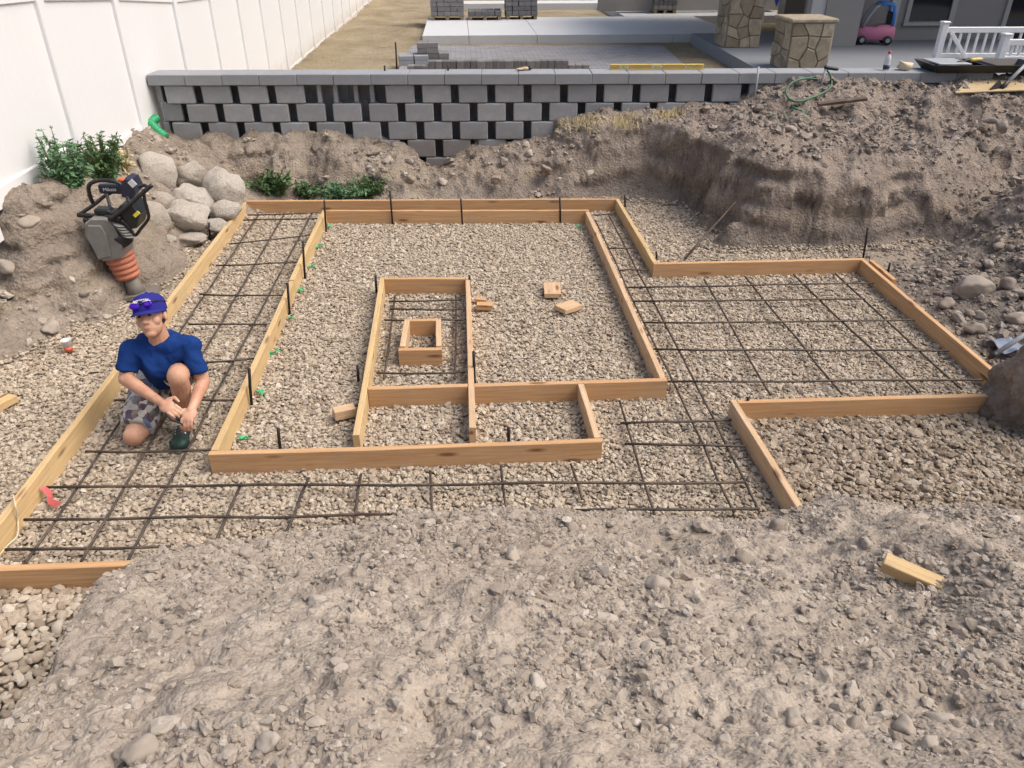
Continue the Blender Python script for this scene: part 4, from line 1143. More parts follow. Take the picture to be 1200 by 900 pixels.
# ================================================================== HOUSE AND PORCH
ZP = 0.32
pf0 = PZ(848, 56, ZP); pf1 = PZ(872, 82, ZP)
HY = PZ(1030, 47, ZP).y                       # house wall line
porch = structure('porch_floor', MB().prism([(pf0.x, HY + 1.6), (pf0.x - .1, pf0.y), (pf1.x, 9.7), (16, 9.7), (16, HY + 1.6)], ZP - 0.32, ZP).mesh('porch_floor', M['porch_concrete']))
step = MB().prism([(pf0.x - 4.2, yb + 1.2), (pf0.x + .6, yb - 4.0), (pf0.x + .6, yb + 8), (pf0.x - 4.2, yb + 8)], ZS + .004, ZS + .07).mesh('porch_apron', M['porch_concrete'])
house = empty('house', (PZ(1030, 47, ZP).x, HY, ZP), 0, 'grey stucco house with dark windows behind the covered porch', 'house')
hx = house.location.x
def hb(name, mat, px0, px1, z0, z1, y0, y1, pr=house, bev=0.0, off=0.0):
    x0 = PY(px0, 45, y0).x; x1 = PY(px1, 45, y0).x
    return MB().box(((x0 + x1) / 2 - hx, (y0 + y1) / 2 - HY, (z0 + z1) / 2 - ZP), (x1 - x0, y1 - y0, z1 - z0), None, bev).build(name, M[mat], pr)
ZR = 3.1
hb('wall', 'stucco_grey', 1000, 1340, ZP, ZR, HY, HY + 0.3)
hb('wall', 'stucco_grey', 962, 1004, ZP, ZR, HY - 0.9, HY + 0.29)
hb('trim', 'trim_light', 945, 961.5, ZP, ZR, HY - 0.86, HY - 0.60)
yA = PZ(930, 26, ZP).y
hb('wall', 'stucco_grey', 914, 948, ZP, ZR, yA, yA + 0.5)
hb('wall', 'stucco_grey', 700, 1340, ZP, ZR, yA + 3.5, yA + 3.8)
for x0, x1, z0 in ((1060, 1106, ZP + 0.40), (1174, 1206, ZP + 0.02)):
    wdw = hb('window' if z0 > ZP + .1 else 'door', 'window_glass', x0, x1, z0, ZR - 0.5, HY - 0.012, HY - 0.002)
    hb('frame', 'trim_stucco', x0 - 5, x0, z0 - .02, ZR - .48, HY - 0.05, HY - 0.003); hb('frame', 'trim_stucco', x1, x1 + 6, z0 - .02, ZR - .48, HY - 0.05, HY - 0.003)
    if z0 > ZP + .1: hb('sill', 'trim_stucco', x0 - 5, x1 + 6, z0 - .09, z0 - .021, HY - 0.09, HY - 0.003)
hb('trim', 'trim_light', 1036, 1046, ZP, ZR, HY - 0.05, HY - 0.003)
xr0 = PY(850, 40, pf0.y).x
MB().box(((xr0 + 17) / 2 - hx, (16.8 + HY + 6) / 2 - HY, ZR + 0.25 - ZP), (17 - xr0 + 2.0, HY + 6 - 16.8, 0.3)).build('porch_roof', M['trim_light'], house)

def stone_face(m, org, ux, w, h, nrm, rg, parent):
    """irregular flat stones on one face: jittered grid of polygons, each its own object"""
    nx = max(2, round(w / 0.23)); ny = max(3, round(h / 0.20)); pts = {}
    for i in range(nx + 1):
        for j in range(ny + 1):
            dx = 0 if i in (0, nx) else rg.uniform(-.32, .32) * w / nx; dz = 0 if j in (0, ny) else rg.uniform(-.32, .32) * h / ny
            pts[i, j] = (i * w / nx + dx, j * h / ny + dz)
    j = 0
    for j in range(ny):
        for i in range(nx):
            if (i, j) in m: continue
            quad = [pts[i, j], pts[i + 1, j], pts[i + 1, j + 1], pts[i, j + 1]]
            if rg.random() < 0.28 and j + 1 < ny:
                quad = [pts[i, j], pts[i + 1, j], pts[i + 1, j + 1], pts[i + 1, j + 2], pts[i, j + 2], pts[i, j + 1]]; m.add((i, j + 1))
            c = (sum(p[0] for p in quad) / len(quad), sum(p[1] for p in quad) / len(quad)); pr = rg.uniform(.02, .05)
            ring0 = [(c[0] + (x - c[0]) * .965, c[1] + (z - c[1]) * .965) for x, z in quad]; ring1 = [(c[0] + (x - c[0]) * .87, c[1] + (z - c[1]) * .87) for x, z in quad]
            n = len(quad)
            V0 = [org + ux * x + Vector((0, 0, z)) - nrm * .02 for x, z in ring0]; V1 = [org + ux * x + Vector((0, 0, z)) + nrm * pr * .6 for x, z in ring0]; V2 = [org + ux * x + Vector((0, 0, z)) + nrm * pr for x, z in ring1]
            mb = MB().add(V0 + V1 + V2, [(a, (a + 1) % n, n + (a + 1) % n, n + a) for a in range(n)] + [(n + a, n + (a + 1) % n, 2 * n + (a + 1) % n, 2 * n + a) for a in range(n)] + [tuple(range(2 * n, 3 * n))])
            mb.build('stone', M['pillar_stone'], parent)
def pillar(px0, px1, pyb, h, label, cap):
    a = PZ(px0, pyb, ZP); b = PZ(px1, pyb, ZP); w = b.x - a.x
    root = empty('stone_pillar', ((a.x + b.x) / 2, a.y + w / 2, ZP), 0, label, 'pillar', 'stone pillars of the porch')
    MB().box((0, 0, h / 2), (w - .06, w - .06, h)).build('core', M['mortar'], root)
    rg = random.Random(int(px0)); r2 = (w - .06) / 2
    for ang in (0, 90, 180, 270):
        rt_ = Matrix.Rotation(R(ang), 3, 'Z'); stone_face(set(), rt_ @ Vector((-r2, -r2, 0)), rt_ @ Vector((1, 0, 0)), 2 * r2, h, rt_ @ Vector((0, -1, 0)), rg, root)
    if cap: MB().box((0, 0, h + .035), (w + .06, w + .06, .07), None, .02).build('capstone', M['pillar_stone'], root)
    return root
pillar(848, 891, 56, ZR - ZP + .1, 'rough tan stone pillar rising out of the top of the picture', False)
bz = PZ(918, 83, ZP); tz = PY(925, 22, bz.y).z
pillar(919, 971, 83, tz - ZP - .07, 'short tan stone pillar with a flat top just behind the wall', True)
# blue barrel on the porch
simple('blue_plastic', (0.02, 0.045, 0.42), 0.4, 0, 0.1); simple('pink_plastic', (0.60, 0.20, 0.32), 0.45, 0, 0.08); simple('toy_blue', (0.06, 0.22, 0.60), 0.4, 0, 0.08); simple('grey_plastic', (0.33, 0.35, 0.37), 0.45, 0, .1)
a = PZ(905, 11, ZP); o = MB().lathe([(.24, 0), (.29, .03), (.31, .4), (.335, .8), (.36, .82), (.36, .87), (.30, .88)], 24).build('plastic_barrel', M['blue_plastic'], None, True, (a.x, a.y, ZP)); tag(o, 'blue plastic barrel far back on the porch', 'barrel')
# ride-on toy car
a = PZ(1026, 53, ZP)
car = empty('toy_car', (a.x, a.y + .2, ZP), R(-14), 'pink and blue ride-on toy car parked against the house wall', 'toy car')
sc = 1.0
body = MB()
prof = [(-.38, .10), (.36, .10), (.40, .20), (.39, .36), (.30, .42), (.05, .40), (-.02, .36), (-.28, .38), (-.38, .33), (-.41, .22)]
def extr(m, prof, y0, y1, inset=.03):
    n = len(prof); cx = sum(p[0] for p in prof) / n; cz_ = sum(p[1] for p in prof) / n
    rings = [[(cx + (x - cx) * s, y, cz_ + (z - cz_) * s) for x, z in prof] for y, s in ((y0, .93), (y0 + inset, 1), (y1 - inset, 1), (y1, .93))]
    V = [v for r_ in rings for v in r_]; F = [tuple(range(n)), tuple(reversed(range(3 * n, 4 * n)))]
    for k in range(3): F += [(k * n + (i + 1) % n, k * n + i, (k + 1) * n + i, (k + 1) * n + (i + 1) % n) for i in range(n)]
    m.add(V, F)
extr(body, [(x * sc, z * sc) for x, z in prof], -.2 * sc, .2 * sc)
body.build('body', M['pink_plastic'], car, True)
for s in (-1, 1):
    MB().tube([Vector((x * sc, s * .185 * sc, z * sc)) for x, z in [(-.30, .36), (-.22, .55), (-.10, .76), (0, .82)]], .03, 8).build('windscreen_pillar', M['grey_plastic'], car, True)
    MB().tube([Vector((x * sc, s * .185 * sc, z * sc)) for x, z in [(-.02, .82), (.15, .84), (.27, .79), (.31, .6), (.31, .4)]], .038, 8).build('roof_pillar', M['toy_blue'], car, True)
MB().box((.11 * sc, 0, .825 * sc), (.32 * sc, .36 * sc, .04), None, .015).build('roof', M['toy_blue'], car)
MB().box((.26 * sc, 0, .52 * sc), (.05, .34 * sc, .3), None, .015).build('seat_back', M['black_plastic'], car)
for x in (-.27, .27):
    for s in (-1, 1):
        w_ = MB().lathe([(.02, -.035), (.085, -.035), (.095, -.02), (.095, .02), (.085, .035), (.02, .035)], 20, (x * sc, s * .205 * sc, .10), Matrix.Rotation(R(90), 3, 'X')).build('wheel', M['black_plastic'], car, True)
        MB().lathe([(.045, -.01), (.045, .01), (.02, .016)], 14, (x * sc, s * .245 * sc, .10), Matrix.Rotation(R(-90 * -s), 3, 'X')).build('hub', M['grey_plastic'], w_)

# white railing sections leaning by the wall end
def railing(px0, px1, pyb, pyt, label, n, ybase, brace):
    a = PY(px0, pyb, ybase); b = PY(px1, pyb, ybase); t = PY(px0 + 6, pyt, ybase); h = t.z - a.z; L = b.x - a.x
    root = empty('railing', (a.x, ybase, a.z), R(-2), label, 'railing', 'white railing sections set down on the porch')
    MB().box((0, 0, h / 2), (.10, .10, h), None, .008).build('post', M['white_plastic'], root); MB().box((0, 0, h + .012), (.125, .125, .03), None, .01).build('post_cap', M['white_plastic'], root)
    MB().box((L / 2 + .05, 0, h - .10), (L, .055, .085), None, .008).build('top_rail', M['white_plastic'], root); MB().box((L / 2 + .05, 0, .09), (L, .05, .07), None, .008).build('bottom_rail', M['white_plastic'], root)
    for k in range(n): MB().box((.05 + L * (k + .8) / n, 0, h / 2), (.036, .030, h - .24), None, .004).build('baluster', M['white_plastic'], root)
    if brace: MB().box((.28, -.07, h * .42), (.055, .03, h * .92), Matrix.Rotation(R(-42), 3, 'Y'), .004).build('brace', M['white_plastic'], root)
yrl = 13.0
railing(1096, 1260, 72, 27, 'white railing section with diagonal brace, the farther of two', 17, yrl, True)
railing(1169, 1260, 76, 41, 'shorter white railing section overlapping the braced one, cut by the frame', 10, 11.8, False)

# things on the wall cap at the right
capE = 9.06 - 0.044 * 5.0
def oncap(px, dy=0.16): x = PZ(px, 84, top_z).x; return Vector((x, cap_y(x) + dy, top_z))
simple('clear_plastic', (0.55, 0.57, 0.60), 0.15, 0, .1); simple('red_plastic', (0.55, 0.03, 0.05), 0.4); simple('dark_label', (0.02, 0.03, 0.07), 0.5); simple('paper', (0.62, 0.52, 0.36), 0.8, 0, .15, 20)
p = oncap(1044); bt_ = empty('drink_bottle', p, 0, 'small drink bottle with red cap standing on the wall', 'bottle')
MB().lathe([(.028, 0), (.034, .008), (.034, .05), (.031, .07), (.034, .09), (.034, .125), (.02, .155), (.014, .165), (.014, .175)], 18).build('bottle_body', M['clear_plastic'], bt_, True)
MB().lathe([(.0355, .012), (.0355, .055)], 18).build('bottle_label', M['dark_label'], bt_, True); MB().lathe([(.017, .172), (.017, .195), (.012, .197)], 14).build('bottle_cap', M['red_plastic'], bt_, True)
p = oncap(1066); me = rock_mesh('paper_bag', 77, M['paper'], 3, 0.35, 9, 0.12); o = link(bpy.data.objects.new('paper_bag', me)); o.location = (p.x, p.y, p.z + .045); o.scale = (.115, .08, .062); tag(o, 'crumpled tan paper bag beside the bottle on the wall', 'bag')
for px, L, lab, sd0 in ((1121, .66, 'black mortar tray with grey lip on the right end of the wall', 1), (1178, .62, 'black tray at the right picture edge beside the shovel', 2)):
    p = oncap(px, .10); tr = empty('mortar_tray', (p.x, p.y, top_z), R(-3), lab, 'tray', 'black trays on the wall end')
    w2 = .24; h2 = .09; t2 = .02
    MB().box((0, 0, .008), (L - .14, 2 * w2 - .12, .014)).build('tray_floor', M['black_plastic'], tr)
    for sx_, sy_ in ((1, 0), (-1, 0), (0, 1), (0, -1)):
        if sx_: MB().add([(sx_ * (L / 2 - .07), -w2 + .06, .003), (sx_ * (L / 2 - .07), w2 - .06, .003), (sx_ * L / 2, w2, h2), (sx_ * L / 2, -w2, h2), (sx_ * (L / 2 - .055), -w2 + .06, .003), (sx_ * (L / 2 - .055), w2 - .06, .003), (sx_ * (L / 2 + .02), w2, h2), (sx_ * (L / 2 + .02), -w2, h2)], [(0, 1, 2, 3), (4, 7, 6, 5), (3, 2, 6, 7), (0, 4, 5, 1), (0, 3, 7, 4), (1, 5, 6, 2)]).build('tray_side', M['black_plastic'], tr)
        else: MB().add([(-L / 2 + .07, sy_ * (w2 - .06), .003), (L / 2 - .07, sy_ * (w2 - .06), .003), (L / 2, sy_ * w2, h2), (-L / 2, sy_ * w2, h2), (-L / 2 + .07, sy_ * (w2 - .045), .003), (L / 2 - .07, sy_ * (w2 - .045), .003), (L / 2, sy_ * (w2 + .02), h2), (-L / 2, sy_ * (w2 + .02), h2)], [(0, 1, 2, 3), (4, 7, 6, 5), (3, 2, 6, 7), (0, 4, 5, 1), (0, 3, 7, 4), (1, 5, 6, 2)]).build('tray_side', M['black_plastic'], tr)
    if sd0 == 1: MB().box((-.1, 0, h2 + .006), (.36, .42, .012), None, .004).build('float_blade', M['grey_plastic'], tr)
p = oncap(1142, .05); dr = empty('hand_tool', (p.x, p.y, top_z + .098), .2, 'yellow handled hand tool lying on the black tray', 'tool')
MB().capsule((-.06, 0, .02), (.06, 0, .025), .024, .020, 12).build('handle', M['level_yellow'], dr, True); MB().tube([(-.08, 0, .02), (-.19, .01, .014), (-.24, .01, .012)], [.008, .007, .004], 8).build('shank', M['black_plastic'], dr, True)
# shovel
A = PY(1176, 101, 8.45); B = PY(1212, 66, 8.62)
sh = empty('shovel', A, 0, 'grey handled shovel leaning at the right end of the wall', 'shovel')
d = (B - A); MB().tube([d * .12, d * .5, d * 1.2], .019, 10).build('handle', M['grey_plastic'], sh, True); MB().tube([d * -.10, d * .06, d * .16], [.028, .024, .022], 10).build('socket', M['black_plastic'], sh, True)
n_ = d.cross(Vector((0, 1, 0))).normalized() * .10
MB().add([d * -.02 - n_, d * -.02 + n_, d * -.35 + n_ * .95, d * -.5, d * -.35 - n_ * .95, d * -.02 - n_ + Vector((0, .006, 0)), d * -.02 + n_ + Vector((0, .006, 0)), d * -.35 + n_ * .95 + Vector((0, .006, 0)), d * -.5 + Vector((0, .006, 0)), d * -.35 - n_ * .95 + Vector((0, .006, 0))], [(0, 1, 2, 3, 4), (9, 8, 7, 6, 5)] + [(i, i + 5, (i + 1) % 5 + 5, (i + 1) % 5) for i in range(5)]).build('blade', M['stake_steel'], sh)
# plywood scrap on the bank top and two old boards
A = PY(1116, 111, 8.42); B = PY(1225, 104, 8.55)
pw = MB().add([(0, 0, 0), (1.1, -.06, 0), (1.1, .42, 0), (.52, .40, 0), (.28, .30, 0), (0, 0, .012), (1.1, -.06, .012), (1.1, .42, .012), (.52, .40, .012), (.28, .30, .012)], [(4, 3, 2, 1, 0), (5, 6, 7, 8, 9)] + [(i, (i + 1) % 5, 5 + (i + 1) % 5, 5 + i) for i in range(5)]).build('plywood_scrap', M['plywood'])
pw.location = (A.x, A.y - .05, A.z + .02); pw.rotation_euler = (R(7), R(-2), R(2)); tag(pw, 'pale pointed sheet of plywood lying on top of the right bank', 'plywood')
for (p0, p1, lab) in (((958, 124), (1015, 117), 'dark old board half buried on top of the right bank'), ((975, 128), (1003, 121), 'short dark splinter of board below the half buried one')):
    g1 = ground_at(*p0, 0.95); g2 = ground_at(*p1, 1.0); dd = g2 - g1
    o = MB().box((0, 0, 0), (dd.length, .06, .03), None, .003).build('old_board', M['old_board']); o.location = (g1 + g2) / 2 + Vector((0, 0, .015)); o.rotation_euler = (.2, -math.asin(dd.z / dd.length), math.atan2(dd.y, dd.x)); tag(o, lab, 'board', 'old boards on the bank')
# garden hose loop
simple('hose_green', (0.02, 0.12, 0.06), 0.45, 0, 0.2)
hp = [(967, 80, 8.75), (973, 88, 8.70), (974, 100, 8.6), (966, 108, 8.5), (950, 115, 8.4), (935, 119, 8.35), (925, 116, 8.4), (921, 107, 8.5), (928, 97, 8.58), (943, 92, 8.66), (958, 93, 8.7)]
hp2 = [(925, 116), (930, 128), (945, 131), (938, 139), (915, 138), (900, 135)]
P = [PY(x, y, yy) for x, y, yy in hp]
def smooth_path(P, n=8):
    out = []
    for i in range(len(P) - 1):
        p0, p1, p2, p3 = P[max(i - 1, 0)], P[i], P[i + 1], P[min(i + 2, len(P) - 1)]
        for k in range(n):
            t = k / n; out.append(0.5 * ((2 * p1) + (p2 - p0) * t + (2 * p0 - 5 * p1 + 4 * p2 - p3) * t * t + (3 * p1 - p0 - 3 * p2 + p3) * t ** 3))
    return out + [P[-1]]
hose = empty('garden_hose', P[0], 0, 'looped green garden hose with grey sprinkler spike on the right bank', 'hose')
m = MB().tube([v - P[0] for v in smooth_path(P)], .011, 8); m.build('hose', M['hose_green'], hose, True)
m = MB().tube([v - P[0] for v in smooth_path([ground_at(x, y, 1.0) + Vector((0, 0, .012)) for x, y in hp2])], .011, 8); m.build('hose', M['hose_green'], hose, True)
MB().tube([PY(962, 101, 8.62) - P[0], PY(965, 90, 8.64) - P[0], PY(968, 80, 8.66) - P[0]], .014, 8).build('spike', M['grey_plastic'], hose, True)
MB().capsule(PY(968, 79, 8.66) - P[0], PY(981, 81, 8.66) - P[0], .022, .018, 10).build('nozzle', M['black_plastic'], hose, True)
# slim grey rod against the wall, stick in the bank, shovel handle at the right, tarp
A = PY(884, 119, 8.80); B = PY(889, 78, 8.86); o = MB().tube([Vector(), (B - A) * .5, B - A], .011, 8).build('steel_rod', M['grey_plastic'], None, True, A); tag(o, 'slim grey rod standing against the wall left of the hose', 'rod')
A = PZ(803, 303, .02); B = PY(865, 233, 7.02); o = MB().tube([Vector(), (B - A) * .35 + Vector((.01, 0, .02)), (B - A) * .7, B - A], [.012, .011, .009, .007], 7).build('stick', M['old_board'], None, True, A); tag(o, 'dark thin stick leaning on the bank behind the pad form', 'stick')
simple('tarp_blue', (0.17, 0.20, 0.27), 0.6, 0, .15, 5)
ct = PZ(1180, 425, .04); T_, S_ = np.meshgrid(np.linspace(-.08, .12, 22), np.linspace(-.12, .12, 22))
tz_ = .05 + .028 * fbm(T_ * 7, S_ * 7, octaves=3, seed=5)
o = link(bpy.data.objects.new('plastic_tarp', grid_mesh('plastic_tarp', np.stack([T_, S_, tz_], -1), M['tarp_blue']))); o.location = (ct.x + .12, ct.y + .22, 0.0); sm_ = o.modifiers.new('thickness', 'SOLIDIFY'); sm_.thickness = .004; tag(o, 'pale blue crumpled plastic sheet outside the right end board', 'tarp')
A = PZ(1163, 417, .10); B = PZ(1203, 391, .26); d = B - A; rk = empty('long_handle_tool', A, 0, 'grey handled digging tool lying by the plastic sheet at the right', 'tool'); MB().tube([d * .1, d * .6, d * 1.3], .016, 8).build('handle', M['grey_plastic'], rk, True); MB().tube([d * -.12, d * .02, d * .14], [.012, .022, .02], 8).build('ferrule', M['black_plastic'], rk, True)

# ================================================================== SMALL SITE LITTER
simple('green_ribbon', (0.03, 0.42, 0.16), 0.5, 0, .1); simple('pink_ribbon', (0.58, 0.12, 0.12), 0.5, 0, .3); simple('orange_print', (0.62, 0.13, 0.06), 0.5)
for i, (px, py) in enumerate([(386, 265), (373, 289), (365, 312), (352, 340), (339, 373), (322, 413), (307, 459), (284, 514), (678, 265)]):
    p = PZ(px, py, .02); rg = random.Random(i); m = MB()
    for k in range(5):
        a = rg.uniform(0, 6.28); L = rg.uniform(.02, .05); w = .008; u = Vector((math.cos(a), math.sin(a), rg.uniform(.1, .8))); s_ = Vector((-math.sin(a), math.cos(a), 0)) * w; e = Vector((0, 0, .002))
        V = [-s_, s_, u * L * .6 + s_, u * L * .6 - s_, u * L + s_ + Vector((0, 0, -.015)), u * L - s_ + Vector((0, 0, -.015))]
        m.add(V + [v + e for v in V], [(0, 1, 2, 3), (3, 2, 4, 5), (9, 8, 7, 6), (11, 10, 8, 9), (0, 6, 7, 1), (4, 10, 11, 5)])
    o = m.build('ribbon_marker', M['green_ribbon'], None, False, p)
    names = ['in the inner back left corner', 'just in front of the corner stake', 'beside the tall second stake', 'between the second and third stakes', 'beside the third stake', 'halfway along the front half of the board', 'by the stake nearest the worker', 'in the front left inner corner']
    tag(o, ('green ribbon tuft ' + names[i] + ' along the left inner board') if i < 8 else 'green ribbon tuft in the inner back right corner', 'ribbon', 'green ribbon tufts in the gravel')
m = MB(); pts = [PZ(50, 571, .07), PZ(58, 578, .05), PZ(59, 588, .04), PZ(69, 592, .05)]
c0_ = pts[0]
V = []
for i, p in enumerate(pts):
    s_ = Vector((.012, .008, .004 * i)); V += [p - c0_ - s_, p - c0_ + s_]
V2 = [Vector(v) + Vector((0, 0, .002)) for v in V]
m.add(V + V2, [(0, 1, 3, 2), (2, 3, 5, 4), (4, 5, 7, 6), (10, 11, 9, 8), (12, 13, 11, 10), (14, 15, 13, 12), (0, 8, 9, 1), (6, 7, 15, 14)])
o = m.build('ribbon_marker', M['pink_ribbon'], None, False, c0_); tag(o, 'curled red ribbon tied to the front rebar at the lower left', 'ribbon')
p = PZ(81, 411, .015); cu_ = empty('paper_cup', p, 0, 'small white cup with orange band on gravel left of the worker', 'cup')
MB().lathe([(.026, 0), (.030, .035)], 16).build('band', M['orange_print'], cu_, True); MB().lathe([(.0285, .034), (.034, .085), (.036, .087), (.031, .084), (.026, .03)], 16).build('cup', M['white_plastic'], cu_, True)
simple('twine', (0.60, 0.52, 0.36), 0.8)
tw = smooth_path([PZ(15, 580, .14), PZ(18, 592, .15), PZ(21, 610, .06), PZ(20, 628, .03), PZ(8, 640, .025), PZ(-4, 655, .03)], 6)
o = MB().tube([v - tw[0] for v in tw], .004, 6).build('twine', M['twine'], None, True, tw[0]); tag(o, 'loose cream twine hanging over the left outer board', 'string')

# ================================================================== TAMPING RAMMER
yR = 5.75
simple('rammer_grey', (0.20, 0.195, 0.185), 0.55, 0.1, .25, 14, .2); simple('rammer_black', (0.014, 0.015, 0.018), 0.4, 0.1, .4, 20); simple('rammer_navy', (0.018, 0.022, 0.045), 0.4, 0, .3)
simple('bellows_orange', (0.43, 0.155, 0.09), 0.7, 0, .2, 12); simple('plate_steel', (0.22, 0.20, 0.175), 0.7, 0.3, .3, 16, .3); simple('label_yellow', (0.65, 0.62, 0.05), 0.5); simple('cap_orange', (0.60, 0.12, 0.03), 0.45); simple('lettering', (0.62, 0.62, 0.62), 0.5)
base = PZ(163, 346, 0.02)
RM = empty('tamping_rammer', base, 0, 'black and grey tamping rammer with orange bellows standing below the boulders', 'rammer')
def rp(px, py, dy=0.0): return PY(px, py, base.y + dy) - base
def rtube(pts, r, name, mat): return MB().tube(smooth_path([rp(*p) for p in pts], 5), r, 8).build(name, M[mat], RM, True)
m = MB(); pc_ = rp(162, 345)
n = 9
for i in range(n - 1):
    y0, y1 = -.17 + .34 * i / (n - 1), -.17 + .34 * (i + 1) / (n - 1)
outl = [(-.15, -.10), (.11, -.12), (.17, -.05), (.17, .07), (.10, .13), (-.14, .12), (-.18, .05), (-.18, -.05)]
m.prism(outl, 0.0, 0.03); fp = m.build('foot_plate', M['plate_steel'], RM); fp.location = (pc_.x, pc_.y, 0.0); fp.rotation_euler = (R(-4), R(-7), R(10))
MB().tube([rp(160, 343), rp(157, 335), rp(150, 320)], [.075, .058, .055], 16).build('leg', M['plate_steel'], RM, True)
b0, b1 = rp(151, 325), rp(139, 298)
m = MB(); pts = []; rs = []
for k in range(41):
    t = k / 40; pts.append(b0.lerp(b1, t)); rs.append(.088 + .022 * t + .014 * abs(math.sin(t * math.pi * 4.5)) - .007)
m.tube(pts, rs, 20).build('bellows', M['bellows_orange'], RM, True)
def extr_dir(prof, y0, y1, name, mat, inset=.02):
    m = MB(); P0 = [(x, z) for x, z in prof]; extr(m, P0, y0, y1, inset); return m.build(name, M[mat], RM)
hp_ = [rp(128, 301), rp(150, 297), rp(152, 280), rp(142, 258), rp(132, 250), rp(114, 250), rp(106, 256), rp(106, 270)]
extr_dir([(v.x, v.z) for v in hp_], -.13, .13, 'housing', 'rammer_grey', .03)
pf_ = [rp(124, 297), rp(138, 293), rp(133, 268), rp(126, 257), rp(112, 257), rp(109, 268)]
extr_dir([(v.x, v.z) for v in pf_], -.145, -.125, 'cover', 'rammer_grey', .006)
ep = [rp(148, 266), rp(166, 262), rp(170, 246), rp(160, 233), rp(146, 236), rp(138, 250)]
extr_dir([(v.x, v.z) for v in ep], -.12, .10, 'engine', 'rammer_black', .02)
for k in range(5):
    e0 = rp(141 + k * 2.5, 262 + k * 3.2, -.10); MB().ball(e0, (.05, .07, .009), Matrix.Rotation(R(20), 3, 'Y')).build('cooling_fin', M['rammer_grey'], RM, True)
MB().box(rp(160, 251, -.132), (.05, .012, .026), Matrix.Rotation(R(-38), 3, 'Y')).build('label', M['label_yellow'], RM)
MB().tube([rp(140, 275, -.1), rp(150, 285, -.08)], [.055, .05], 14).build('recoil_starter', M['rammer_black'], RM, True)
tp = [rp(147, 228), rp(158, 230), rp(164, 222), rp(157, 208), rp(150, 206), rp(145, 214)]
extr_dir([(v.x, v.z) for v in tp], -.08, .10, 'fuel_tank', 'rammer_navy', .03)
MB().lathe([(.03, 0), (.032, .02), (.024, .028)], 16, rp(144, 213, .02)).build('fuel_cap', M['cap_orange'], RM, True)
MB().box(rp(155, 215, -.085), (.045, .008, .05), Matrix.Rotation(R(-35), 3, 'Y')).build('tank_label', M['lettering'], RM)
panel = MB().box(rp(131, 221), (.185, .05, .072), Matrix.Rotation(R(2), 3, 'Y'), .012).build('name_panel', M['rammer_navy'], RM)
fc = bpy.data.curves.new('lettering', 'FONT'); fc.body = 'Mikasa'; fc.size = .036; fc.extrude = .0015; fc.align_x = 'CENTER'; fc.align_y = 'CENTER'
tmp = bpy.data.objects.new('lettering', fc); COL.objects.link(tmp); bpy.context.view_layer.update()
lm = bpy.data.meshes.new_from_object(tmp.evaluated_get(bpy.context.evaluated_depsgraph_get())); bpy.data.objects.remove(tmp)
lm.materials.clear(); lm.materials.append(M['lettering'])
lo = link(bpy.data.objects.new('lettering', lm), panel); pv = rp(130, 221); lo.location = (pv.x, pv.y - .0275, pv.z); lo.rotation_euler = (R(90), 0, 0)
rtube([(92, 252, .05), (110, 253, 0), (128, 254, -.08), (141, 256, -.14)], .019, 'handle_bar', 'rammer_black')
rtube([(92, 252, .05), (110, 240, .12), (127, 227, .18), (146, 222, .16)], .014, 'handle_rail', 'rammer_black')
rtube([(128, 258, -.14), (150, 241, -.14), (165, 228, -.12), (178, 217, -.10)], .016, 'handle_rail', 'rammer_black')
rtube([(109, 238, -.02), (105, 228, -.04), (104, 218, -.05), (110, 213, -.05), (122, 211, -.05), (135, 213, -.05), (143, 218, -.05), (148, 228, -.06), (152, 238, -.10)], .0155, 'guard_bar', 'rammer_black')
rtube([(125, 227, .15), (127, 235, .1), (129, 243, .06)], .012, 'strut', 'rammer_black')
rtube([(168, 222, -.10), (170, 236, -.10), (174, 251, -.10), (173, 258, -.10), (165, 268, -.10), (158, 276, -.10), (150, 266, -.12), (142, 258, -.13)], .012, 'guard_bar', 'rammer_black')
rtube([(162, 219, -.1), (170, 217, -.1), (172, 219, -.1)], .013, 'throttle_lever', 'rammer_black')
for i, (px, py, w_, h_) in enumerate([(150, 247, .09, .06), (138, 249, .10, .05), (122, 247, .12, .05), (146, 258, .06, .07)]):
    MB().box(rp(px, py, -.06 + .02 * i), (w_, .10, h_), Matrix.Rotation(R(-20 + 13 * i), 3, 'Y'), .012).build('engine_block', M['rammer_black'], RM)
rtube([(100, 256, -.02), (104, 266, -.02), (109, 271, -.03)], .022, 'shock_mount', 'rammer_black')

# ================================================================== KNEELING WORKER
def remeshed(mb, voxel, smooth_it=2, fac=0.5):
    me = mb.mesh('tmp', None); ob = bpy.data.objects.new('tmp', me); COL.objects.link(ob)
    r_ = ob.modifiers.new('r', 'REMESH'); r_.mode = 'VOXEL'; r_.voxel_size = voxel; r_.use_smooth_shade = True
    s_ = ob.modifiers.new('s', 'SMOOTH'); s_.iterations = smooth_it; s_.factor = fac
    bpy.context.view_layer.update()
    out = bpy.data.meshes.new_from_object(ob.evaluated_get(bpy.context.evaluated_depsgraph_get()))
    bpy.data.objects.remove(ob); out.materials.clear()
    return out
def skin_mat():
    t = NT('skin'); v = t.coord()
    c = t.mix(t.ramp(t.noise(v, 7, 5, 0.65), [(0.35, 0), (0.65, 1)]), (0.46, 0.235, 0.150), (0.60, 0.365, 0.255))
    c = t.mix(t.ramp(t.noise(v, 24, 4, 0.7), [(0.55, 0), (0.75, 0.4)]), c, (0.42, 0.30, 0.22))
    t.b.inputs['Subsurface Weight'].default_value = 0.0
    M['skin'] = t.done(c, 0.5, t.bump(t.noise(v, 90, 3), .1, .003), 0, .35)
skin_mat()
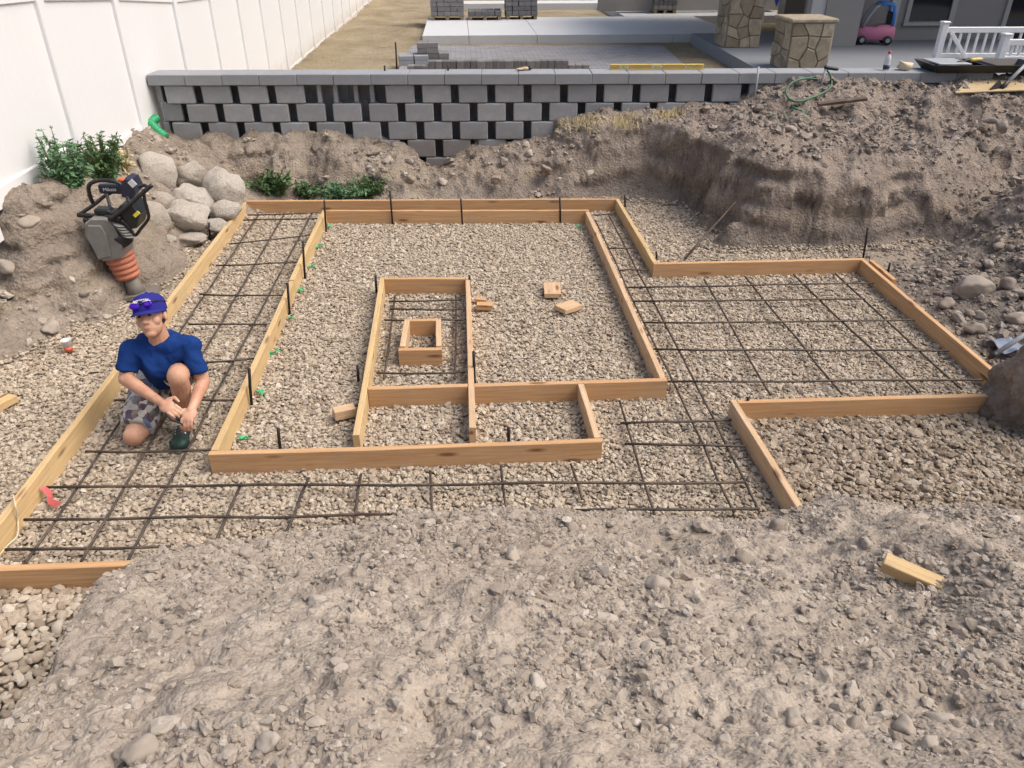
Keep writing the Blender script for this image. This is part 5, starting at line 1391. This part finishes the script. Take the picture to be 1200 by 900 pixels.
def cloth(name, a, b, sc=10):
    t = NT(name); v = t.coord()
    c = t.mix(t.noise(v, sc, 4, .6), a, b)
    M[name] = t.done(c, 0.9, t.bump(t.noise(v, 12, 5, .6, .8), .4, .02), 0, .1)
cloth('shirt_blue', (0.008, 0.030, 0.130), (0.013, 0.048, 0.205))
cloth('cap_blue', (0.020, 0.020, 0.17), (0.035, 0.035, 0.25))
def plaid():
    t = NT('plaid'); v = t.coord(scale=(27, 27, 22))
    vo = t.n('ShaderNodeTexVoronoi'); vo.distance = 'CHEBYCHEV'; vo.inputs['Scale'].default_value = 1.0; vo.inputs['Randomness'].default_value = 0.55; t.l(v, vo.inputs['Vector'])
    sp = t.n('ShaderNodeSeparateColor'); t.l(vo.outputs['Color'], sp.inputs[0])
    c = t.ramp(sp.outputs[0], [(0.0, (0.48, 0.46, 0.43)), (0.2, (0.13, 0.12, 0.13)), (0.34, (0.55, 0.52, 0.48)), (0.5, (0.16, 0.20, 0.33)), (0.62, (0.24, 0.18, 0.14)), (0.75, (0.40, 0.38, 0.37)), (0.88, (0.10, 0.075, 0.10))], 'CONSTANT')
    c = t.mix(t.ramp(t.noise(v, .5, 3), [(.5, 0), (.7, .4)]), c, (.42, .40, .37))
    M['plaid'] = t.done(c, 0.9, t.bump(t.noise(t.coord(), 24, 4), .5, .015), 0, .1)
plaid()
simple('shoe_black', (0.02, 0.022, 0.022), .6, 0, .3, 20); simple('shoe_green', (0.006, 0.030, 0.022), .55, 0, .3, 30, .3); simple('lace_white', (.62, .62, .60), .7); simple('hair_brown', (.06, .038, .022), .7, 0, .3, 60, .5); simple('eye_dark', (.03, .02, .018), .3); simple('lip', (.40, .17, .13), .5); simple('sole_grey', (.20, .20, .19), .7)
simple('lens_purple', (0.10, 0.02, 0.55), .12, .6, .2, 30)
ankL = Vector((-1.695, 3.935, .105)); toeL = PZ(211, 522, .035); kneeL = PY(208, 441, 3.82); hipL = Vector((-1.765, 4.25, .27))
kneeR = PZ(157, 511, .07); hipR = Vector((-1.925, 4.25, .25)); ankR = Vector((-1.93, 4.27, .07)); toeR = Vector((-1.925, 4.40, .03))
shR = PY(154, 410, 3.98); shL = PY(222, 405, 3.99); neck = PY(187, 402, 3.99); elR = PY(147, 444, 3.89); elL = PY(238, 447, 3.93); wrR = PY(188, 471, 3.76); wrL = PY(226, 477, 3.76)
handR = PY(199, 478, 3.72); handL = PY(221, 488, 3.70)
chin = PY(177, 396, 3.895)
PR = empty('person', (-1.84, 4.0, 0), 0, 'person in blue t-shirt, cap and plaid shorts kneeling on the left rebar grid', 'person')
PO = Vector((-1.84, 4.0, 0))
B = MB()
def cap_(a, b, ra, rb): B.capsule(a, b, ra, rb, 14)
# legs
cap_(hipL, kneeL + Vector((0, .01, 0)), .078, .058); B.ball(kneeL, (.056, .058, .060)); cap_(kneeL, kneeL.lerp(ankL, .35) + Vector((0, .02, 0)), .054, .054); cap_(kneeL.lerp(ankL, .3) + Vector((0, .015, 0)), ankL, .055, .036); cap_(ankL, ankL + Vector((0, -.05, -.05)), .036, .04)
cap_(hipR, kneeR, .08, .056); B.ball(kneeR + Vector((0, .0, .0)), (.06, .058, .058)); cap_(kneeR + Vector((.02, .03, 0)), ankR, .05, .036); cap_(ankR, toeR, .036, .03)
# trunk, kept inside the clothes
pel = (hipL + hipR) / 2; chest = pel.lerp(neck, .68) + Vector((0, -.02, 0))
cap_(pel, chest, .085, .085); cap_(chest, neck + Vector((0, .02, -.04)), .085, .055)
cap_(shR.lerp(shL, .12) - Vector((0, 0, .02)), shL.lerp(shR, .12) - Vector((0, 0, .02)), .042, .042)
# arms
for s, e, w in ((shR, elR, wrR), (shL, elL, wrL)):
    cap_(s - Vector((0, 0, .012)), e, .044, .039); B.ball(e, .038); cap_(e, e.lerp(w, .35), .039, .038); cap_(e.lerp(w, .3), w, .037, .025)
# hands: palm, four curled fingers and a thumb leaving the side of the palm
def hand(w, h, thumb_dir, curl):
    f = (h - w).normalized(); up = Vector((0, -.55, .83)); up = (up - f * up.dot(f)).normalized(); s = f.cross(up)
    if s.dot(thumb_dir) < 0: s = -s
    rt_ = Matrix((s, f, up)).transposed()
    c = w + f * .052
    B.capsule(w, w + f * .03, .025, .026, 12); B.ball(c, (.041, .050, .019), rt_)
    for k in range(4):
        L = (.070, .080, .074, .056)[k]; b0_ = c + f * .038 + s * (.028 - .0185 * k)
        d1 = (f * .85 - up * curl).normalized(); d2 = (f * .35 - up * 1.0).normalized(); d3 = (-f * .3 - up * .8).normalized()
        p1 = b0_ + d1 * L * .45; p2 = p1 + d2 * L * .32; p3 = p2 + d3 * L * .25
        B.capsule(b0_, p1, .0098, .0092, 10); B.capsule(p1, p2, .0092, .0086, 10); B.capsule(p2, p3, .0086, .0076, 10)
    t0 = c - f * .025 + s * .034; t1 = t0 + (f * .6 + s * .75).normalized() * .036; t2 = t1 + (f * .95 - s * .15 - up * .25).normalized() * .032
    B.capsule(t0, t1, .013, .0108, 10); B.capsule(t1, t2, .0108, .009, 10)
    return c, f, up, s
cR = hand(wrR, handR, Vector((1, -.2, .2)), .55); cL = hand(wrL, handL, Vector((-1, 0, .2)), .65)
# head
F_ = Vector((-.02, -.89, .40)).normalized(); U_ = Vector((0.0, .35, 1)); U_ = (U_ - F_ * U_.dot(F_)).normalized(); S_ = U_.cross(F_); U_ = (U_ * math.cos(R(9)) - S_ * math.sin(R(9))); S_ = U_.cross(F_)
HR = Matrix((S_, -F_, U_)).transposed()
HC = chin + U_ * .110 - F_ * .060
def hp3(s, f, u): return HC + S_ * s + F_ * f + U_ * u
B.ball(hp3(0, -.012, .03), (.074, .092, .088), HR); B.ball(hp3(0, .018, -.035), (.058, .066, .072), HR); B.ball(hp3(0, .045, -.085), (.032, .030, .026), HR)
for s in (-1, 1):
    B.ball(hp3(s * .040, .045, -.020), (.026, .026, .028), HR); B.ball(hp3(s * .076, -.012, .0), (.010, .018, .030), HR); B.ball(hp3(s * .028, .070, .028), (.024, .014, .010), HR)
B.capsule(hp3(0, .074, .020), hp3(0, .094, -.022), .0085, .0125, 10)
for s in (-1, 1): B.ball(hp3(s * .011, .084, -.026), (.009, .010, .008), HR)
B.ball(hp3(0, .070, -.052), (.024, .014, .008), HR); B.ball(hp3(0, .069, -.064), (.021, .013, .008), HR)
cap_(hp3(0, -.03, -.05), neck + Vector((0, .015, -.02)), .052, .060)
B.v = [tuple(Vector(v) - PO) for v in B.v]
bm_ = remeshed(B, .0042, 3); bm_.materials.append(M['skin'])
body_o = link(bpy.data.objects.new('body', bm_), PR)
def pchild(mb, name, mat, parent=PR, vox=None, sm=3, smooth=True):
    mb.v = [tuple(Vector(v) - PO) for v in mb.v]
    if vox:
        me = remeshed(mb, vox, sm); me.materials.append(M[mat]); return link(bpy.data.objects.new(name, me), parent)
    return mb.build(name, M[mat], parent, smooth)
for s in (-1, 1): pchild(MB().ball(hp3(s * .029, .079, .012), (.011, .006, .006), HR), 'eye', 'eye_dark')
pchild(MB().ball(hp3(0, .0775, -.058), (.019, .007, .0045), HR), 'mouth', 'lip')
# hair below the cap
h_ = MB(); h_.ball(hp3(0, -.024, .025), (.0785, .088, .085), HR)
h_.v = [tuple(Vector(v)) for v in h_.v]
keepv = [(Vector(v) - HC) for v in h_.v]
me_f = [f for f in h_.f if all(keepv[i].dot(F_) < .012 and keepv[i].dot(U_) > -.045 for i in f)]
h_.f = me_f; pchild(h_, 'hair', 'hair_brown')
# t-shirt
S = MB()
S.capsule(pel + Vector((0, 0, .03)), chest, .130, .138, 18); S.capsule(chest + Vector((-.045, 0, 0)), chest + Vector((.045, 0, 0)), .125, .125, 18); S.capsule(chest, neck + Vector((0, .03, -.055)), .14, .085, 18)
S.capsule(shR + Vector((.03, .01, -.005)), shL + Vector((-.03, .01, -.005)), .058, .058, 16)
for s, e in ((shR, elR), (shL, elL)):
    d = e - s; S.tube([s - d * .1, s + d * .15, s + d * .45, s + d * .74], [.050, .056, .056, .060], 18)
S.capsule(pel.lerp(chest, .3) + Vector((0, -.05, -.02)), chest + Vector((0, -.045, -.03)), .11, .115, 16)
for s in (shR, shL): S.capsule(s + Vector((0, .01, -.02)), s.lerp(chest, .6) + Vector((0, -.01, -.01)), .066, .085, 14)
shirt = pchild(S, 'shirt', 'shirt_blue', vox=.0075, sm=6)
co = np.array([v.co[:] for v in shirt.data.vertices]); nr = np.array([v.normal[:] for v in shirt.data.vertices])
disp = .012 * fbm(co[:, 0] * 8 + co[:, 2] * 5, co[:, 1] * 8, co[:, 2] * 6 - co[:, 0] * 6, octaves=2, seed=4, ridged=True) - .003
shirt.data.vertices.foreach_set('co', (co + nr * disp[:, None]).astype(np.float32).reshape(-1))
col_ = MB(); nc = neck + Vector((0, .01, .0)); ringp = [nc + Vector((math.cos(a) * .062, math.sin(a) * .058 - .012, math.sin(a) * .028 - .012)) for a in np.linspace(0, 2 * math.pi, 25)]
# shorts
T = MB(); T.ball(pel + Vector((0, .02, -.01)), (.175, .145, .13)); d = kneeR - hipR
T.tube([hipR - d * .1, hipR + d * .3, hipR + d * .65, hipR + d * .88], [.100, .105, .098, .090], 18)
d = kneeL - hipL; T.tube([hipL - d * .1, hipL + d * .2, hipL + d * .5, hipL + d * .70], [.100, .100, .092, .086], 18)
shorts = pchild(T, 'shorts', 'plaid', vox=.0075, sm=4)
co = np.array([v.co[:] for v in shorts.data.vertices]); nr = np.array([v.normal[:] for v in shorts.data.vertices])
shorts.data.vertices.foreach_set('co', (co + nr * (.008 * fbm(co[:, 0] * 15, co[:, 1] * 15, co[:, 2] * 15, octaves=3, seed=14, ridged=True))[:, None]).astype(np.float32).reshape(-1))
# shoes
def shoe(heel, toe_, green):
    f = (toe_ - heel); f.z = 0; L = f.length; f.normalize(); s = f.cross(Vector((0, 0, 1))); rt_ = Matrix((s, f, Vector((0, 0, 1)))).transposed(); c = heel.copy(); c.z = 0
    def q_(a, b, z): return c + f * (a * L) + s * b + Vector((0, 0, z))
    m = MB(); m.ball(q_(.15, 0, .055), (.042, .055, .055), rt_); m.ball(q_(.45, 0, .05), (.044, .09, .05), rt_); m.ball(q_(.80, 0, .042), (.050, .075, .038), rt_); m.capsule(q_(.12, 0, .06), q_(.2, 0, .13), .044, .046, 14)
    up_ = pchild(m, 'shoe', 'shoe_black', vox=.006)
    m = MB(); m.ball(q_(.10, 0, .014), (.044, .05, .016), rt_); m.ball(q_(.45, 0, .014), (.044, .12, .016), rt_); m.ball(q_(.82, 0, .014), (.054, .082, .016), rt_); pchild(m, 'sole', 'sole_grey', up_, .006)
    if green:
        m = MB(); m.ball(q_(.87, 0, .043), (.055, .062, .041), rt_)
        for k in range(3): m.capsule(q_(.98 - .02 * k, -.045, .03 + .018 * k), q_(.98 - .02 * k, .045, .03 + .018 * k), .009, .009, 8)
        pchild(m, 'toe_cap', 'shoe_green', up_, .005)
        for k in range(4): pchild(MB().tube([q_(.46 + .07 * k, -.030, .092 - .008 * k), q_(.47 + .07 * k, 0, .103 - .009 * k), q_(.46 + .07 * k, .030, .092 - .008 * k)], .0055, 6), 'lace', 'lace_white', up_)
shoe(Vector((-1.715, 3.985, 0)), Vector((toeL.x, toeL.y - .015, 0)), True)
shoe(Vector((-1.93, 4.24, 0)), Vector((-1.92, 4.47, 0)), False)
# cap with flat brim
CC = hp3(0, -.014, .048)
m = MB(); ring = 22; prof = [(1.0, -.008), (1.0, .018), (.97, .038), (.88, .060), (.70, .077), (.42, .088), (.12, .092)]
vs_, fs_ = [], []
for k_, z_ in prof:
    for i in range(ring):
        a = 2 * math.pi * i / ring; vs_.append(CC + S_ * (.0875 * k_ * math.cos(a)) - F_ * (.103 * k_ * math.sin(a)) + U_ * z_)
for j in range(len(prof) - 1):
    for i in range(ring): fs_.append((j * ring + i, j * ring + (i + 1) % ring, (j + 1) * ring + (i + 1) % ring, (j + 1) * ring + i))
fs_.append(tuple((len(prof) - 1) * ring + i for i in range(ring)))
m.add(vs_, fs_); cap_o = pchild(m, 'cap', 'cap_blue')
m = MB(); top_, bot_ = [], []
for i in range(13):
    a = math.pi * (i / 12); x = math.cos(a); y = math.sin(a)
    inn = CC + S_ * (.086 * x) + F_ * (.100 * y * .93) + U_ * (-.006); out = CC + S_ * (.088 * x) + F_ * (.092 * y + .072 * (y ** .7 if y > 0 else 0)) + U_ * (-.008 - .024 * y + .006 * (1 - x * x) - .010 * x * x)
    top_ += [inn, out]; bot_ += [inn - U_ * .005, out - U_ * .005]
V = top_ + bot_; n2 = len(top_); F2 = []
for i in range(12):
    a = 2 * i; F2 += [(a, a + 1, a + 3, a + 2), (n2 + a, n2 + a + 2, n2 + a + 3, n2 + a + 1), (a + 1, n2 + a + 1, n2 + a + 3, a + 3)]
m.add(V, F2); pchild(m, 'brim', 'cap_blue', cap_o)
pchild(MB().ball(CC + U_ * .092, .008), 'button', 'cap_blue', cap_o)
# worn sunglasses on the front of the cap
G0 = CC + F_ * .104 + U_ * .030
SG = empty('sunglasses', G0, 0, 'purple mirrored sunglasses perched on the front of the blue cap', 'sunglasses')
def gl(mb, name, mat):
    mb.v = [tuple(Vector(v) - G0) for v in mb.v]; return mb.build(name, M[mat], SG, True)
for s in (-1, 1):
    gl(MB().ball(CC + F_ * .101 + U_ * .024 + S_ * s * .033, (.031, .009, .021), HR @ Matrix.Rotation(R(-s * 16), 3, 'Z')), 'lens', 'lens_purple')
    gl(MB().tube([CC + F_ * .109 + U_ * .040 + S_ * s * .014, CC + F_ * .107 + U_ * .043 + S_ * s * .034, CC + F_ * .099 + U_ * .040 + S_ * s * .054], .0042, 6), 'frame', 'lace_white')  # white bars along the lens tops: light reflections modelled as frame pieces
    gl(MB().tube([CC + F_ * .106 + U_ * .040 + S_ * s * .008, CC + F_ * .103 + U_ * .042 + S_ * s * .04, CC + F_ * .082 + U_ * .038 + S_ * s * .068, CC - F_ * .02 + U_ * .03 + S_ * s * .094], .003, 6), 'temple', 'black_plastic')
gl(MB().tube([CC + F_ * .107 + U_ * .030 - S_ * .010, CC + F_ * .109 + U_ * .034, CC + F_ * .107 + U_ * .030 + S_ * .010], .003, 6), 'bridge', 'black_plastic')
# pliers in the right hand
c, f, up, s = cR
pl0 = (handR + handL) / 2 + Vector((0.0, -.035, -.035))
PL = empty('pliers', pl0, 0, 'black tying pliers held in the kneeling person\'s hands', 'pliers')
ax = (handL - handR).normalized() + Vector((0, 0, -.35)); ax.normalize(); sd_ = ax.cross(Vector((0, 0, 1))).normalized()
for k in (-1, 1):
    MB().tube([ax * -.075 + sd_ * .018 * k, ax * -.03 + sd_ * .020 * k, ax * .02 + sd_ * .004 * k], [.0075, .0075, .006], 8).build('grip', M['black_plastic'], PL, True)
    MB().tube([ax * .02 - sd_ * .004 * k, ax * .045 - sd_ * .008 * k, ax * .07 - sd_ * .002 * k], [.008, .008, .003], 8).build('jaw', M['stake_steel'], PL, True)
# worn, illegible stitching on the cap front
m = MB()
for x, w_, h_, dz in ((-.040, .012, .007, 0), (-.026, .007, .006, .001), (-.017, .006, .009, .001), (-.004, .007, .007, .002), (.006, .006, .010, .001), (.017, .010, .007, .002), (.030, .009, .008, .001), (.041, .007, .006, 0)):
    a_ = x / .095
    p = CC + S_ * (.088 * math.sin(a_)) + F_ * (.1000 * math.cos(a_)) + U_ * (.0505 + dz)
    m.box(p, (w_, .006, h_), HR @ Matrix.Rotation(-a_, 3, 'Z'))
pchild(m, 'stitching', 'lettering', cap_o, smooth=False)
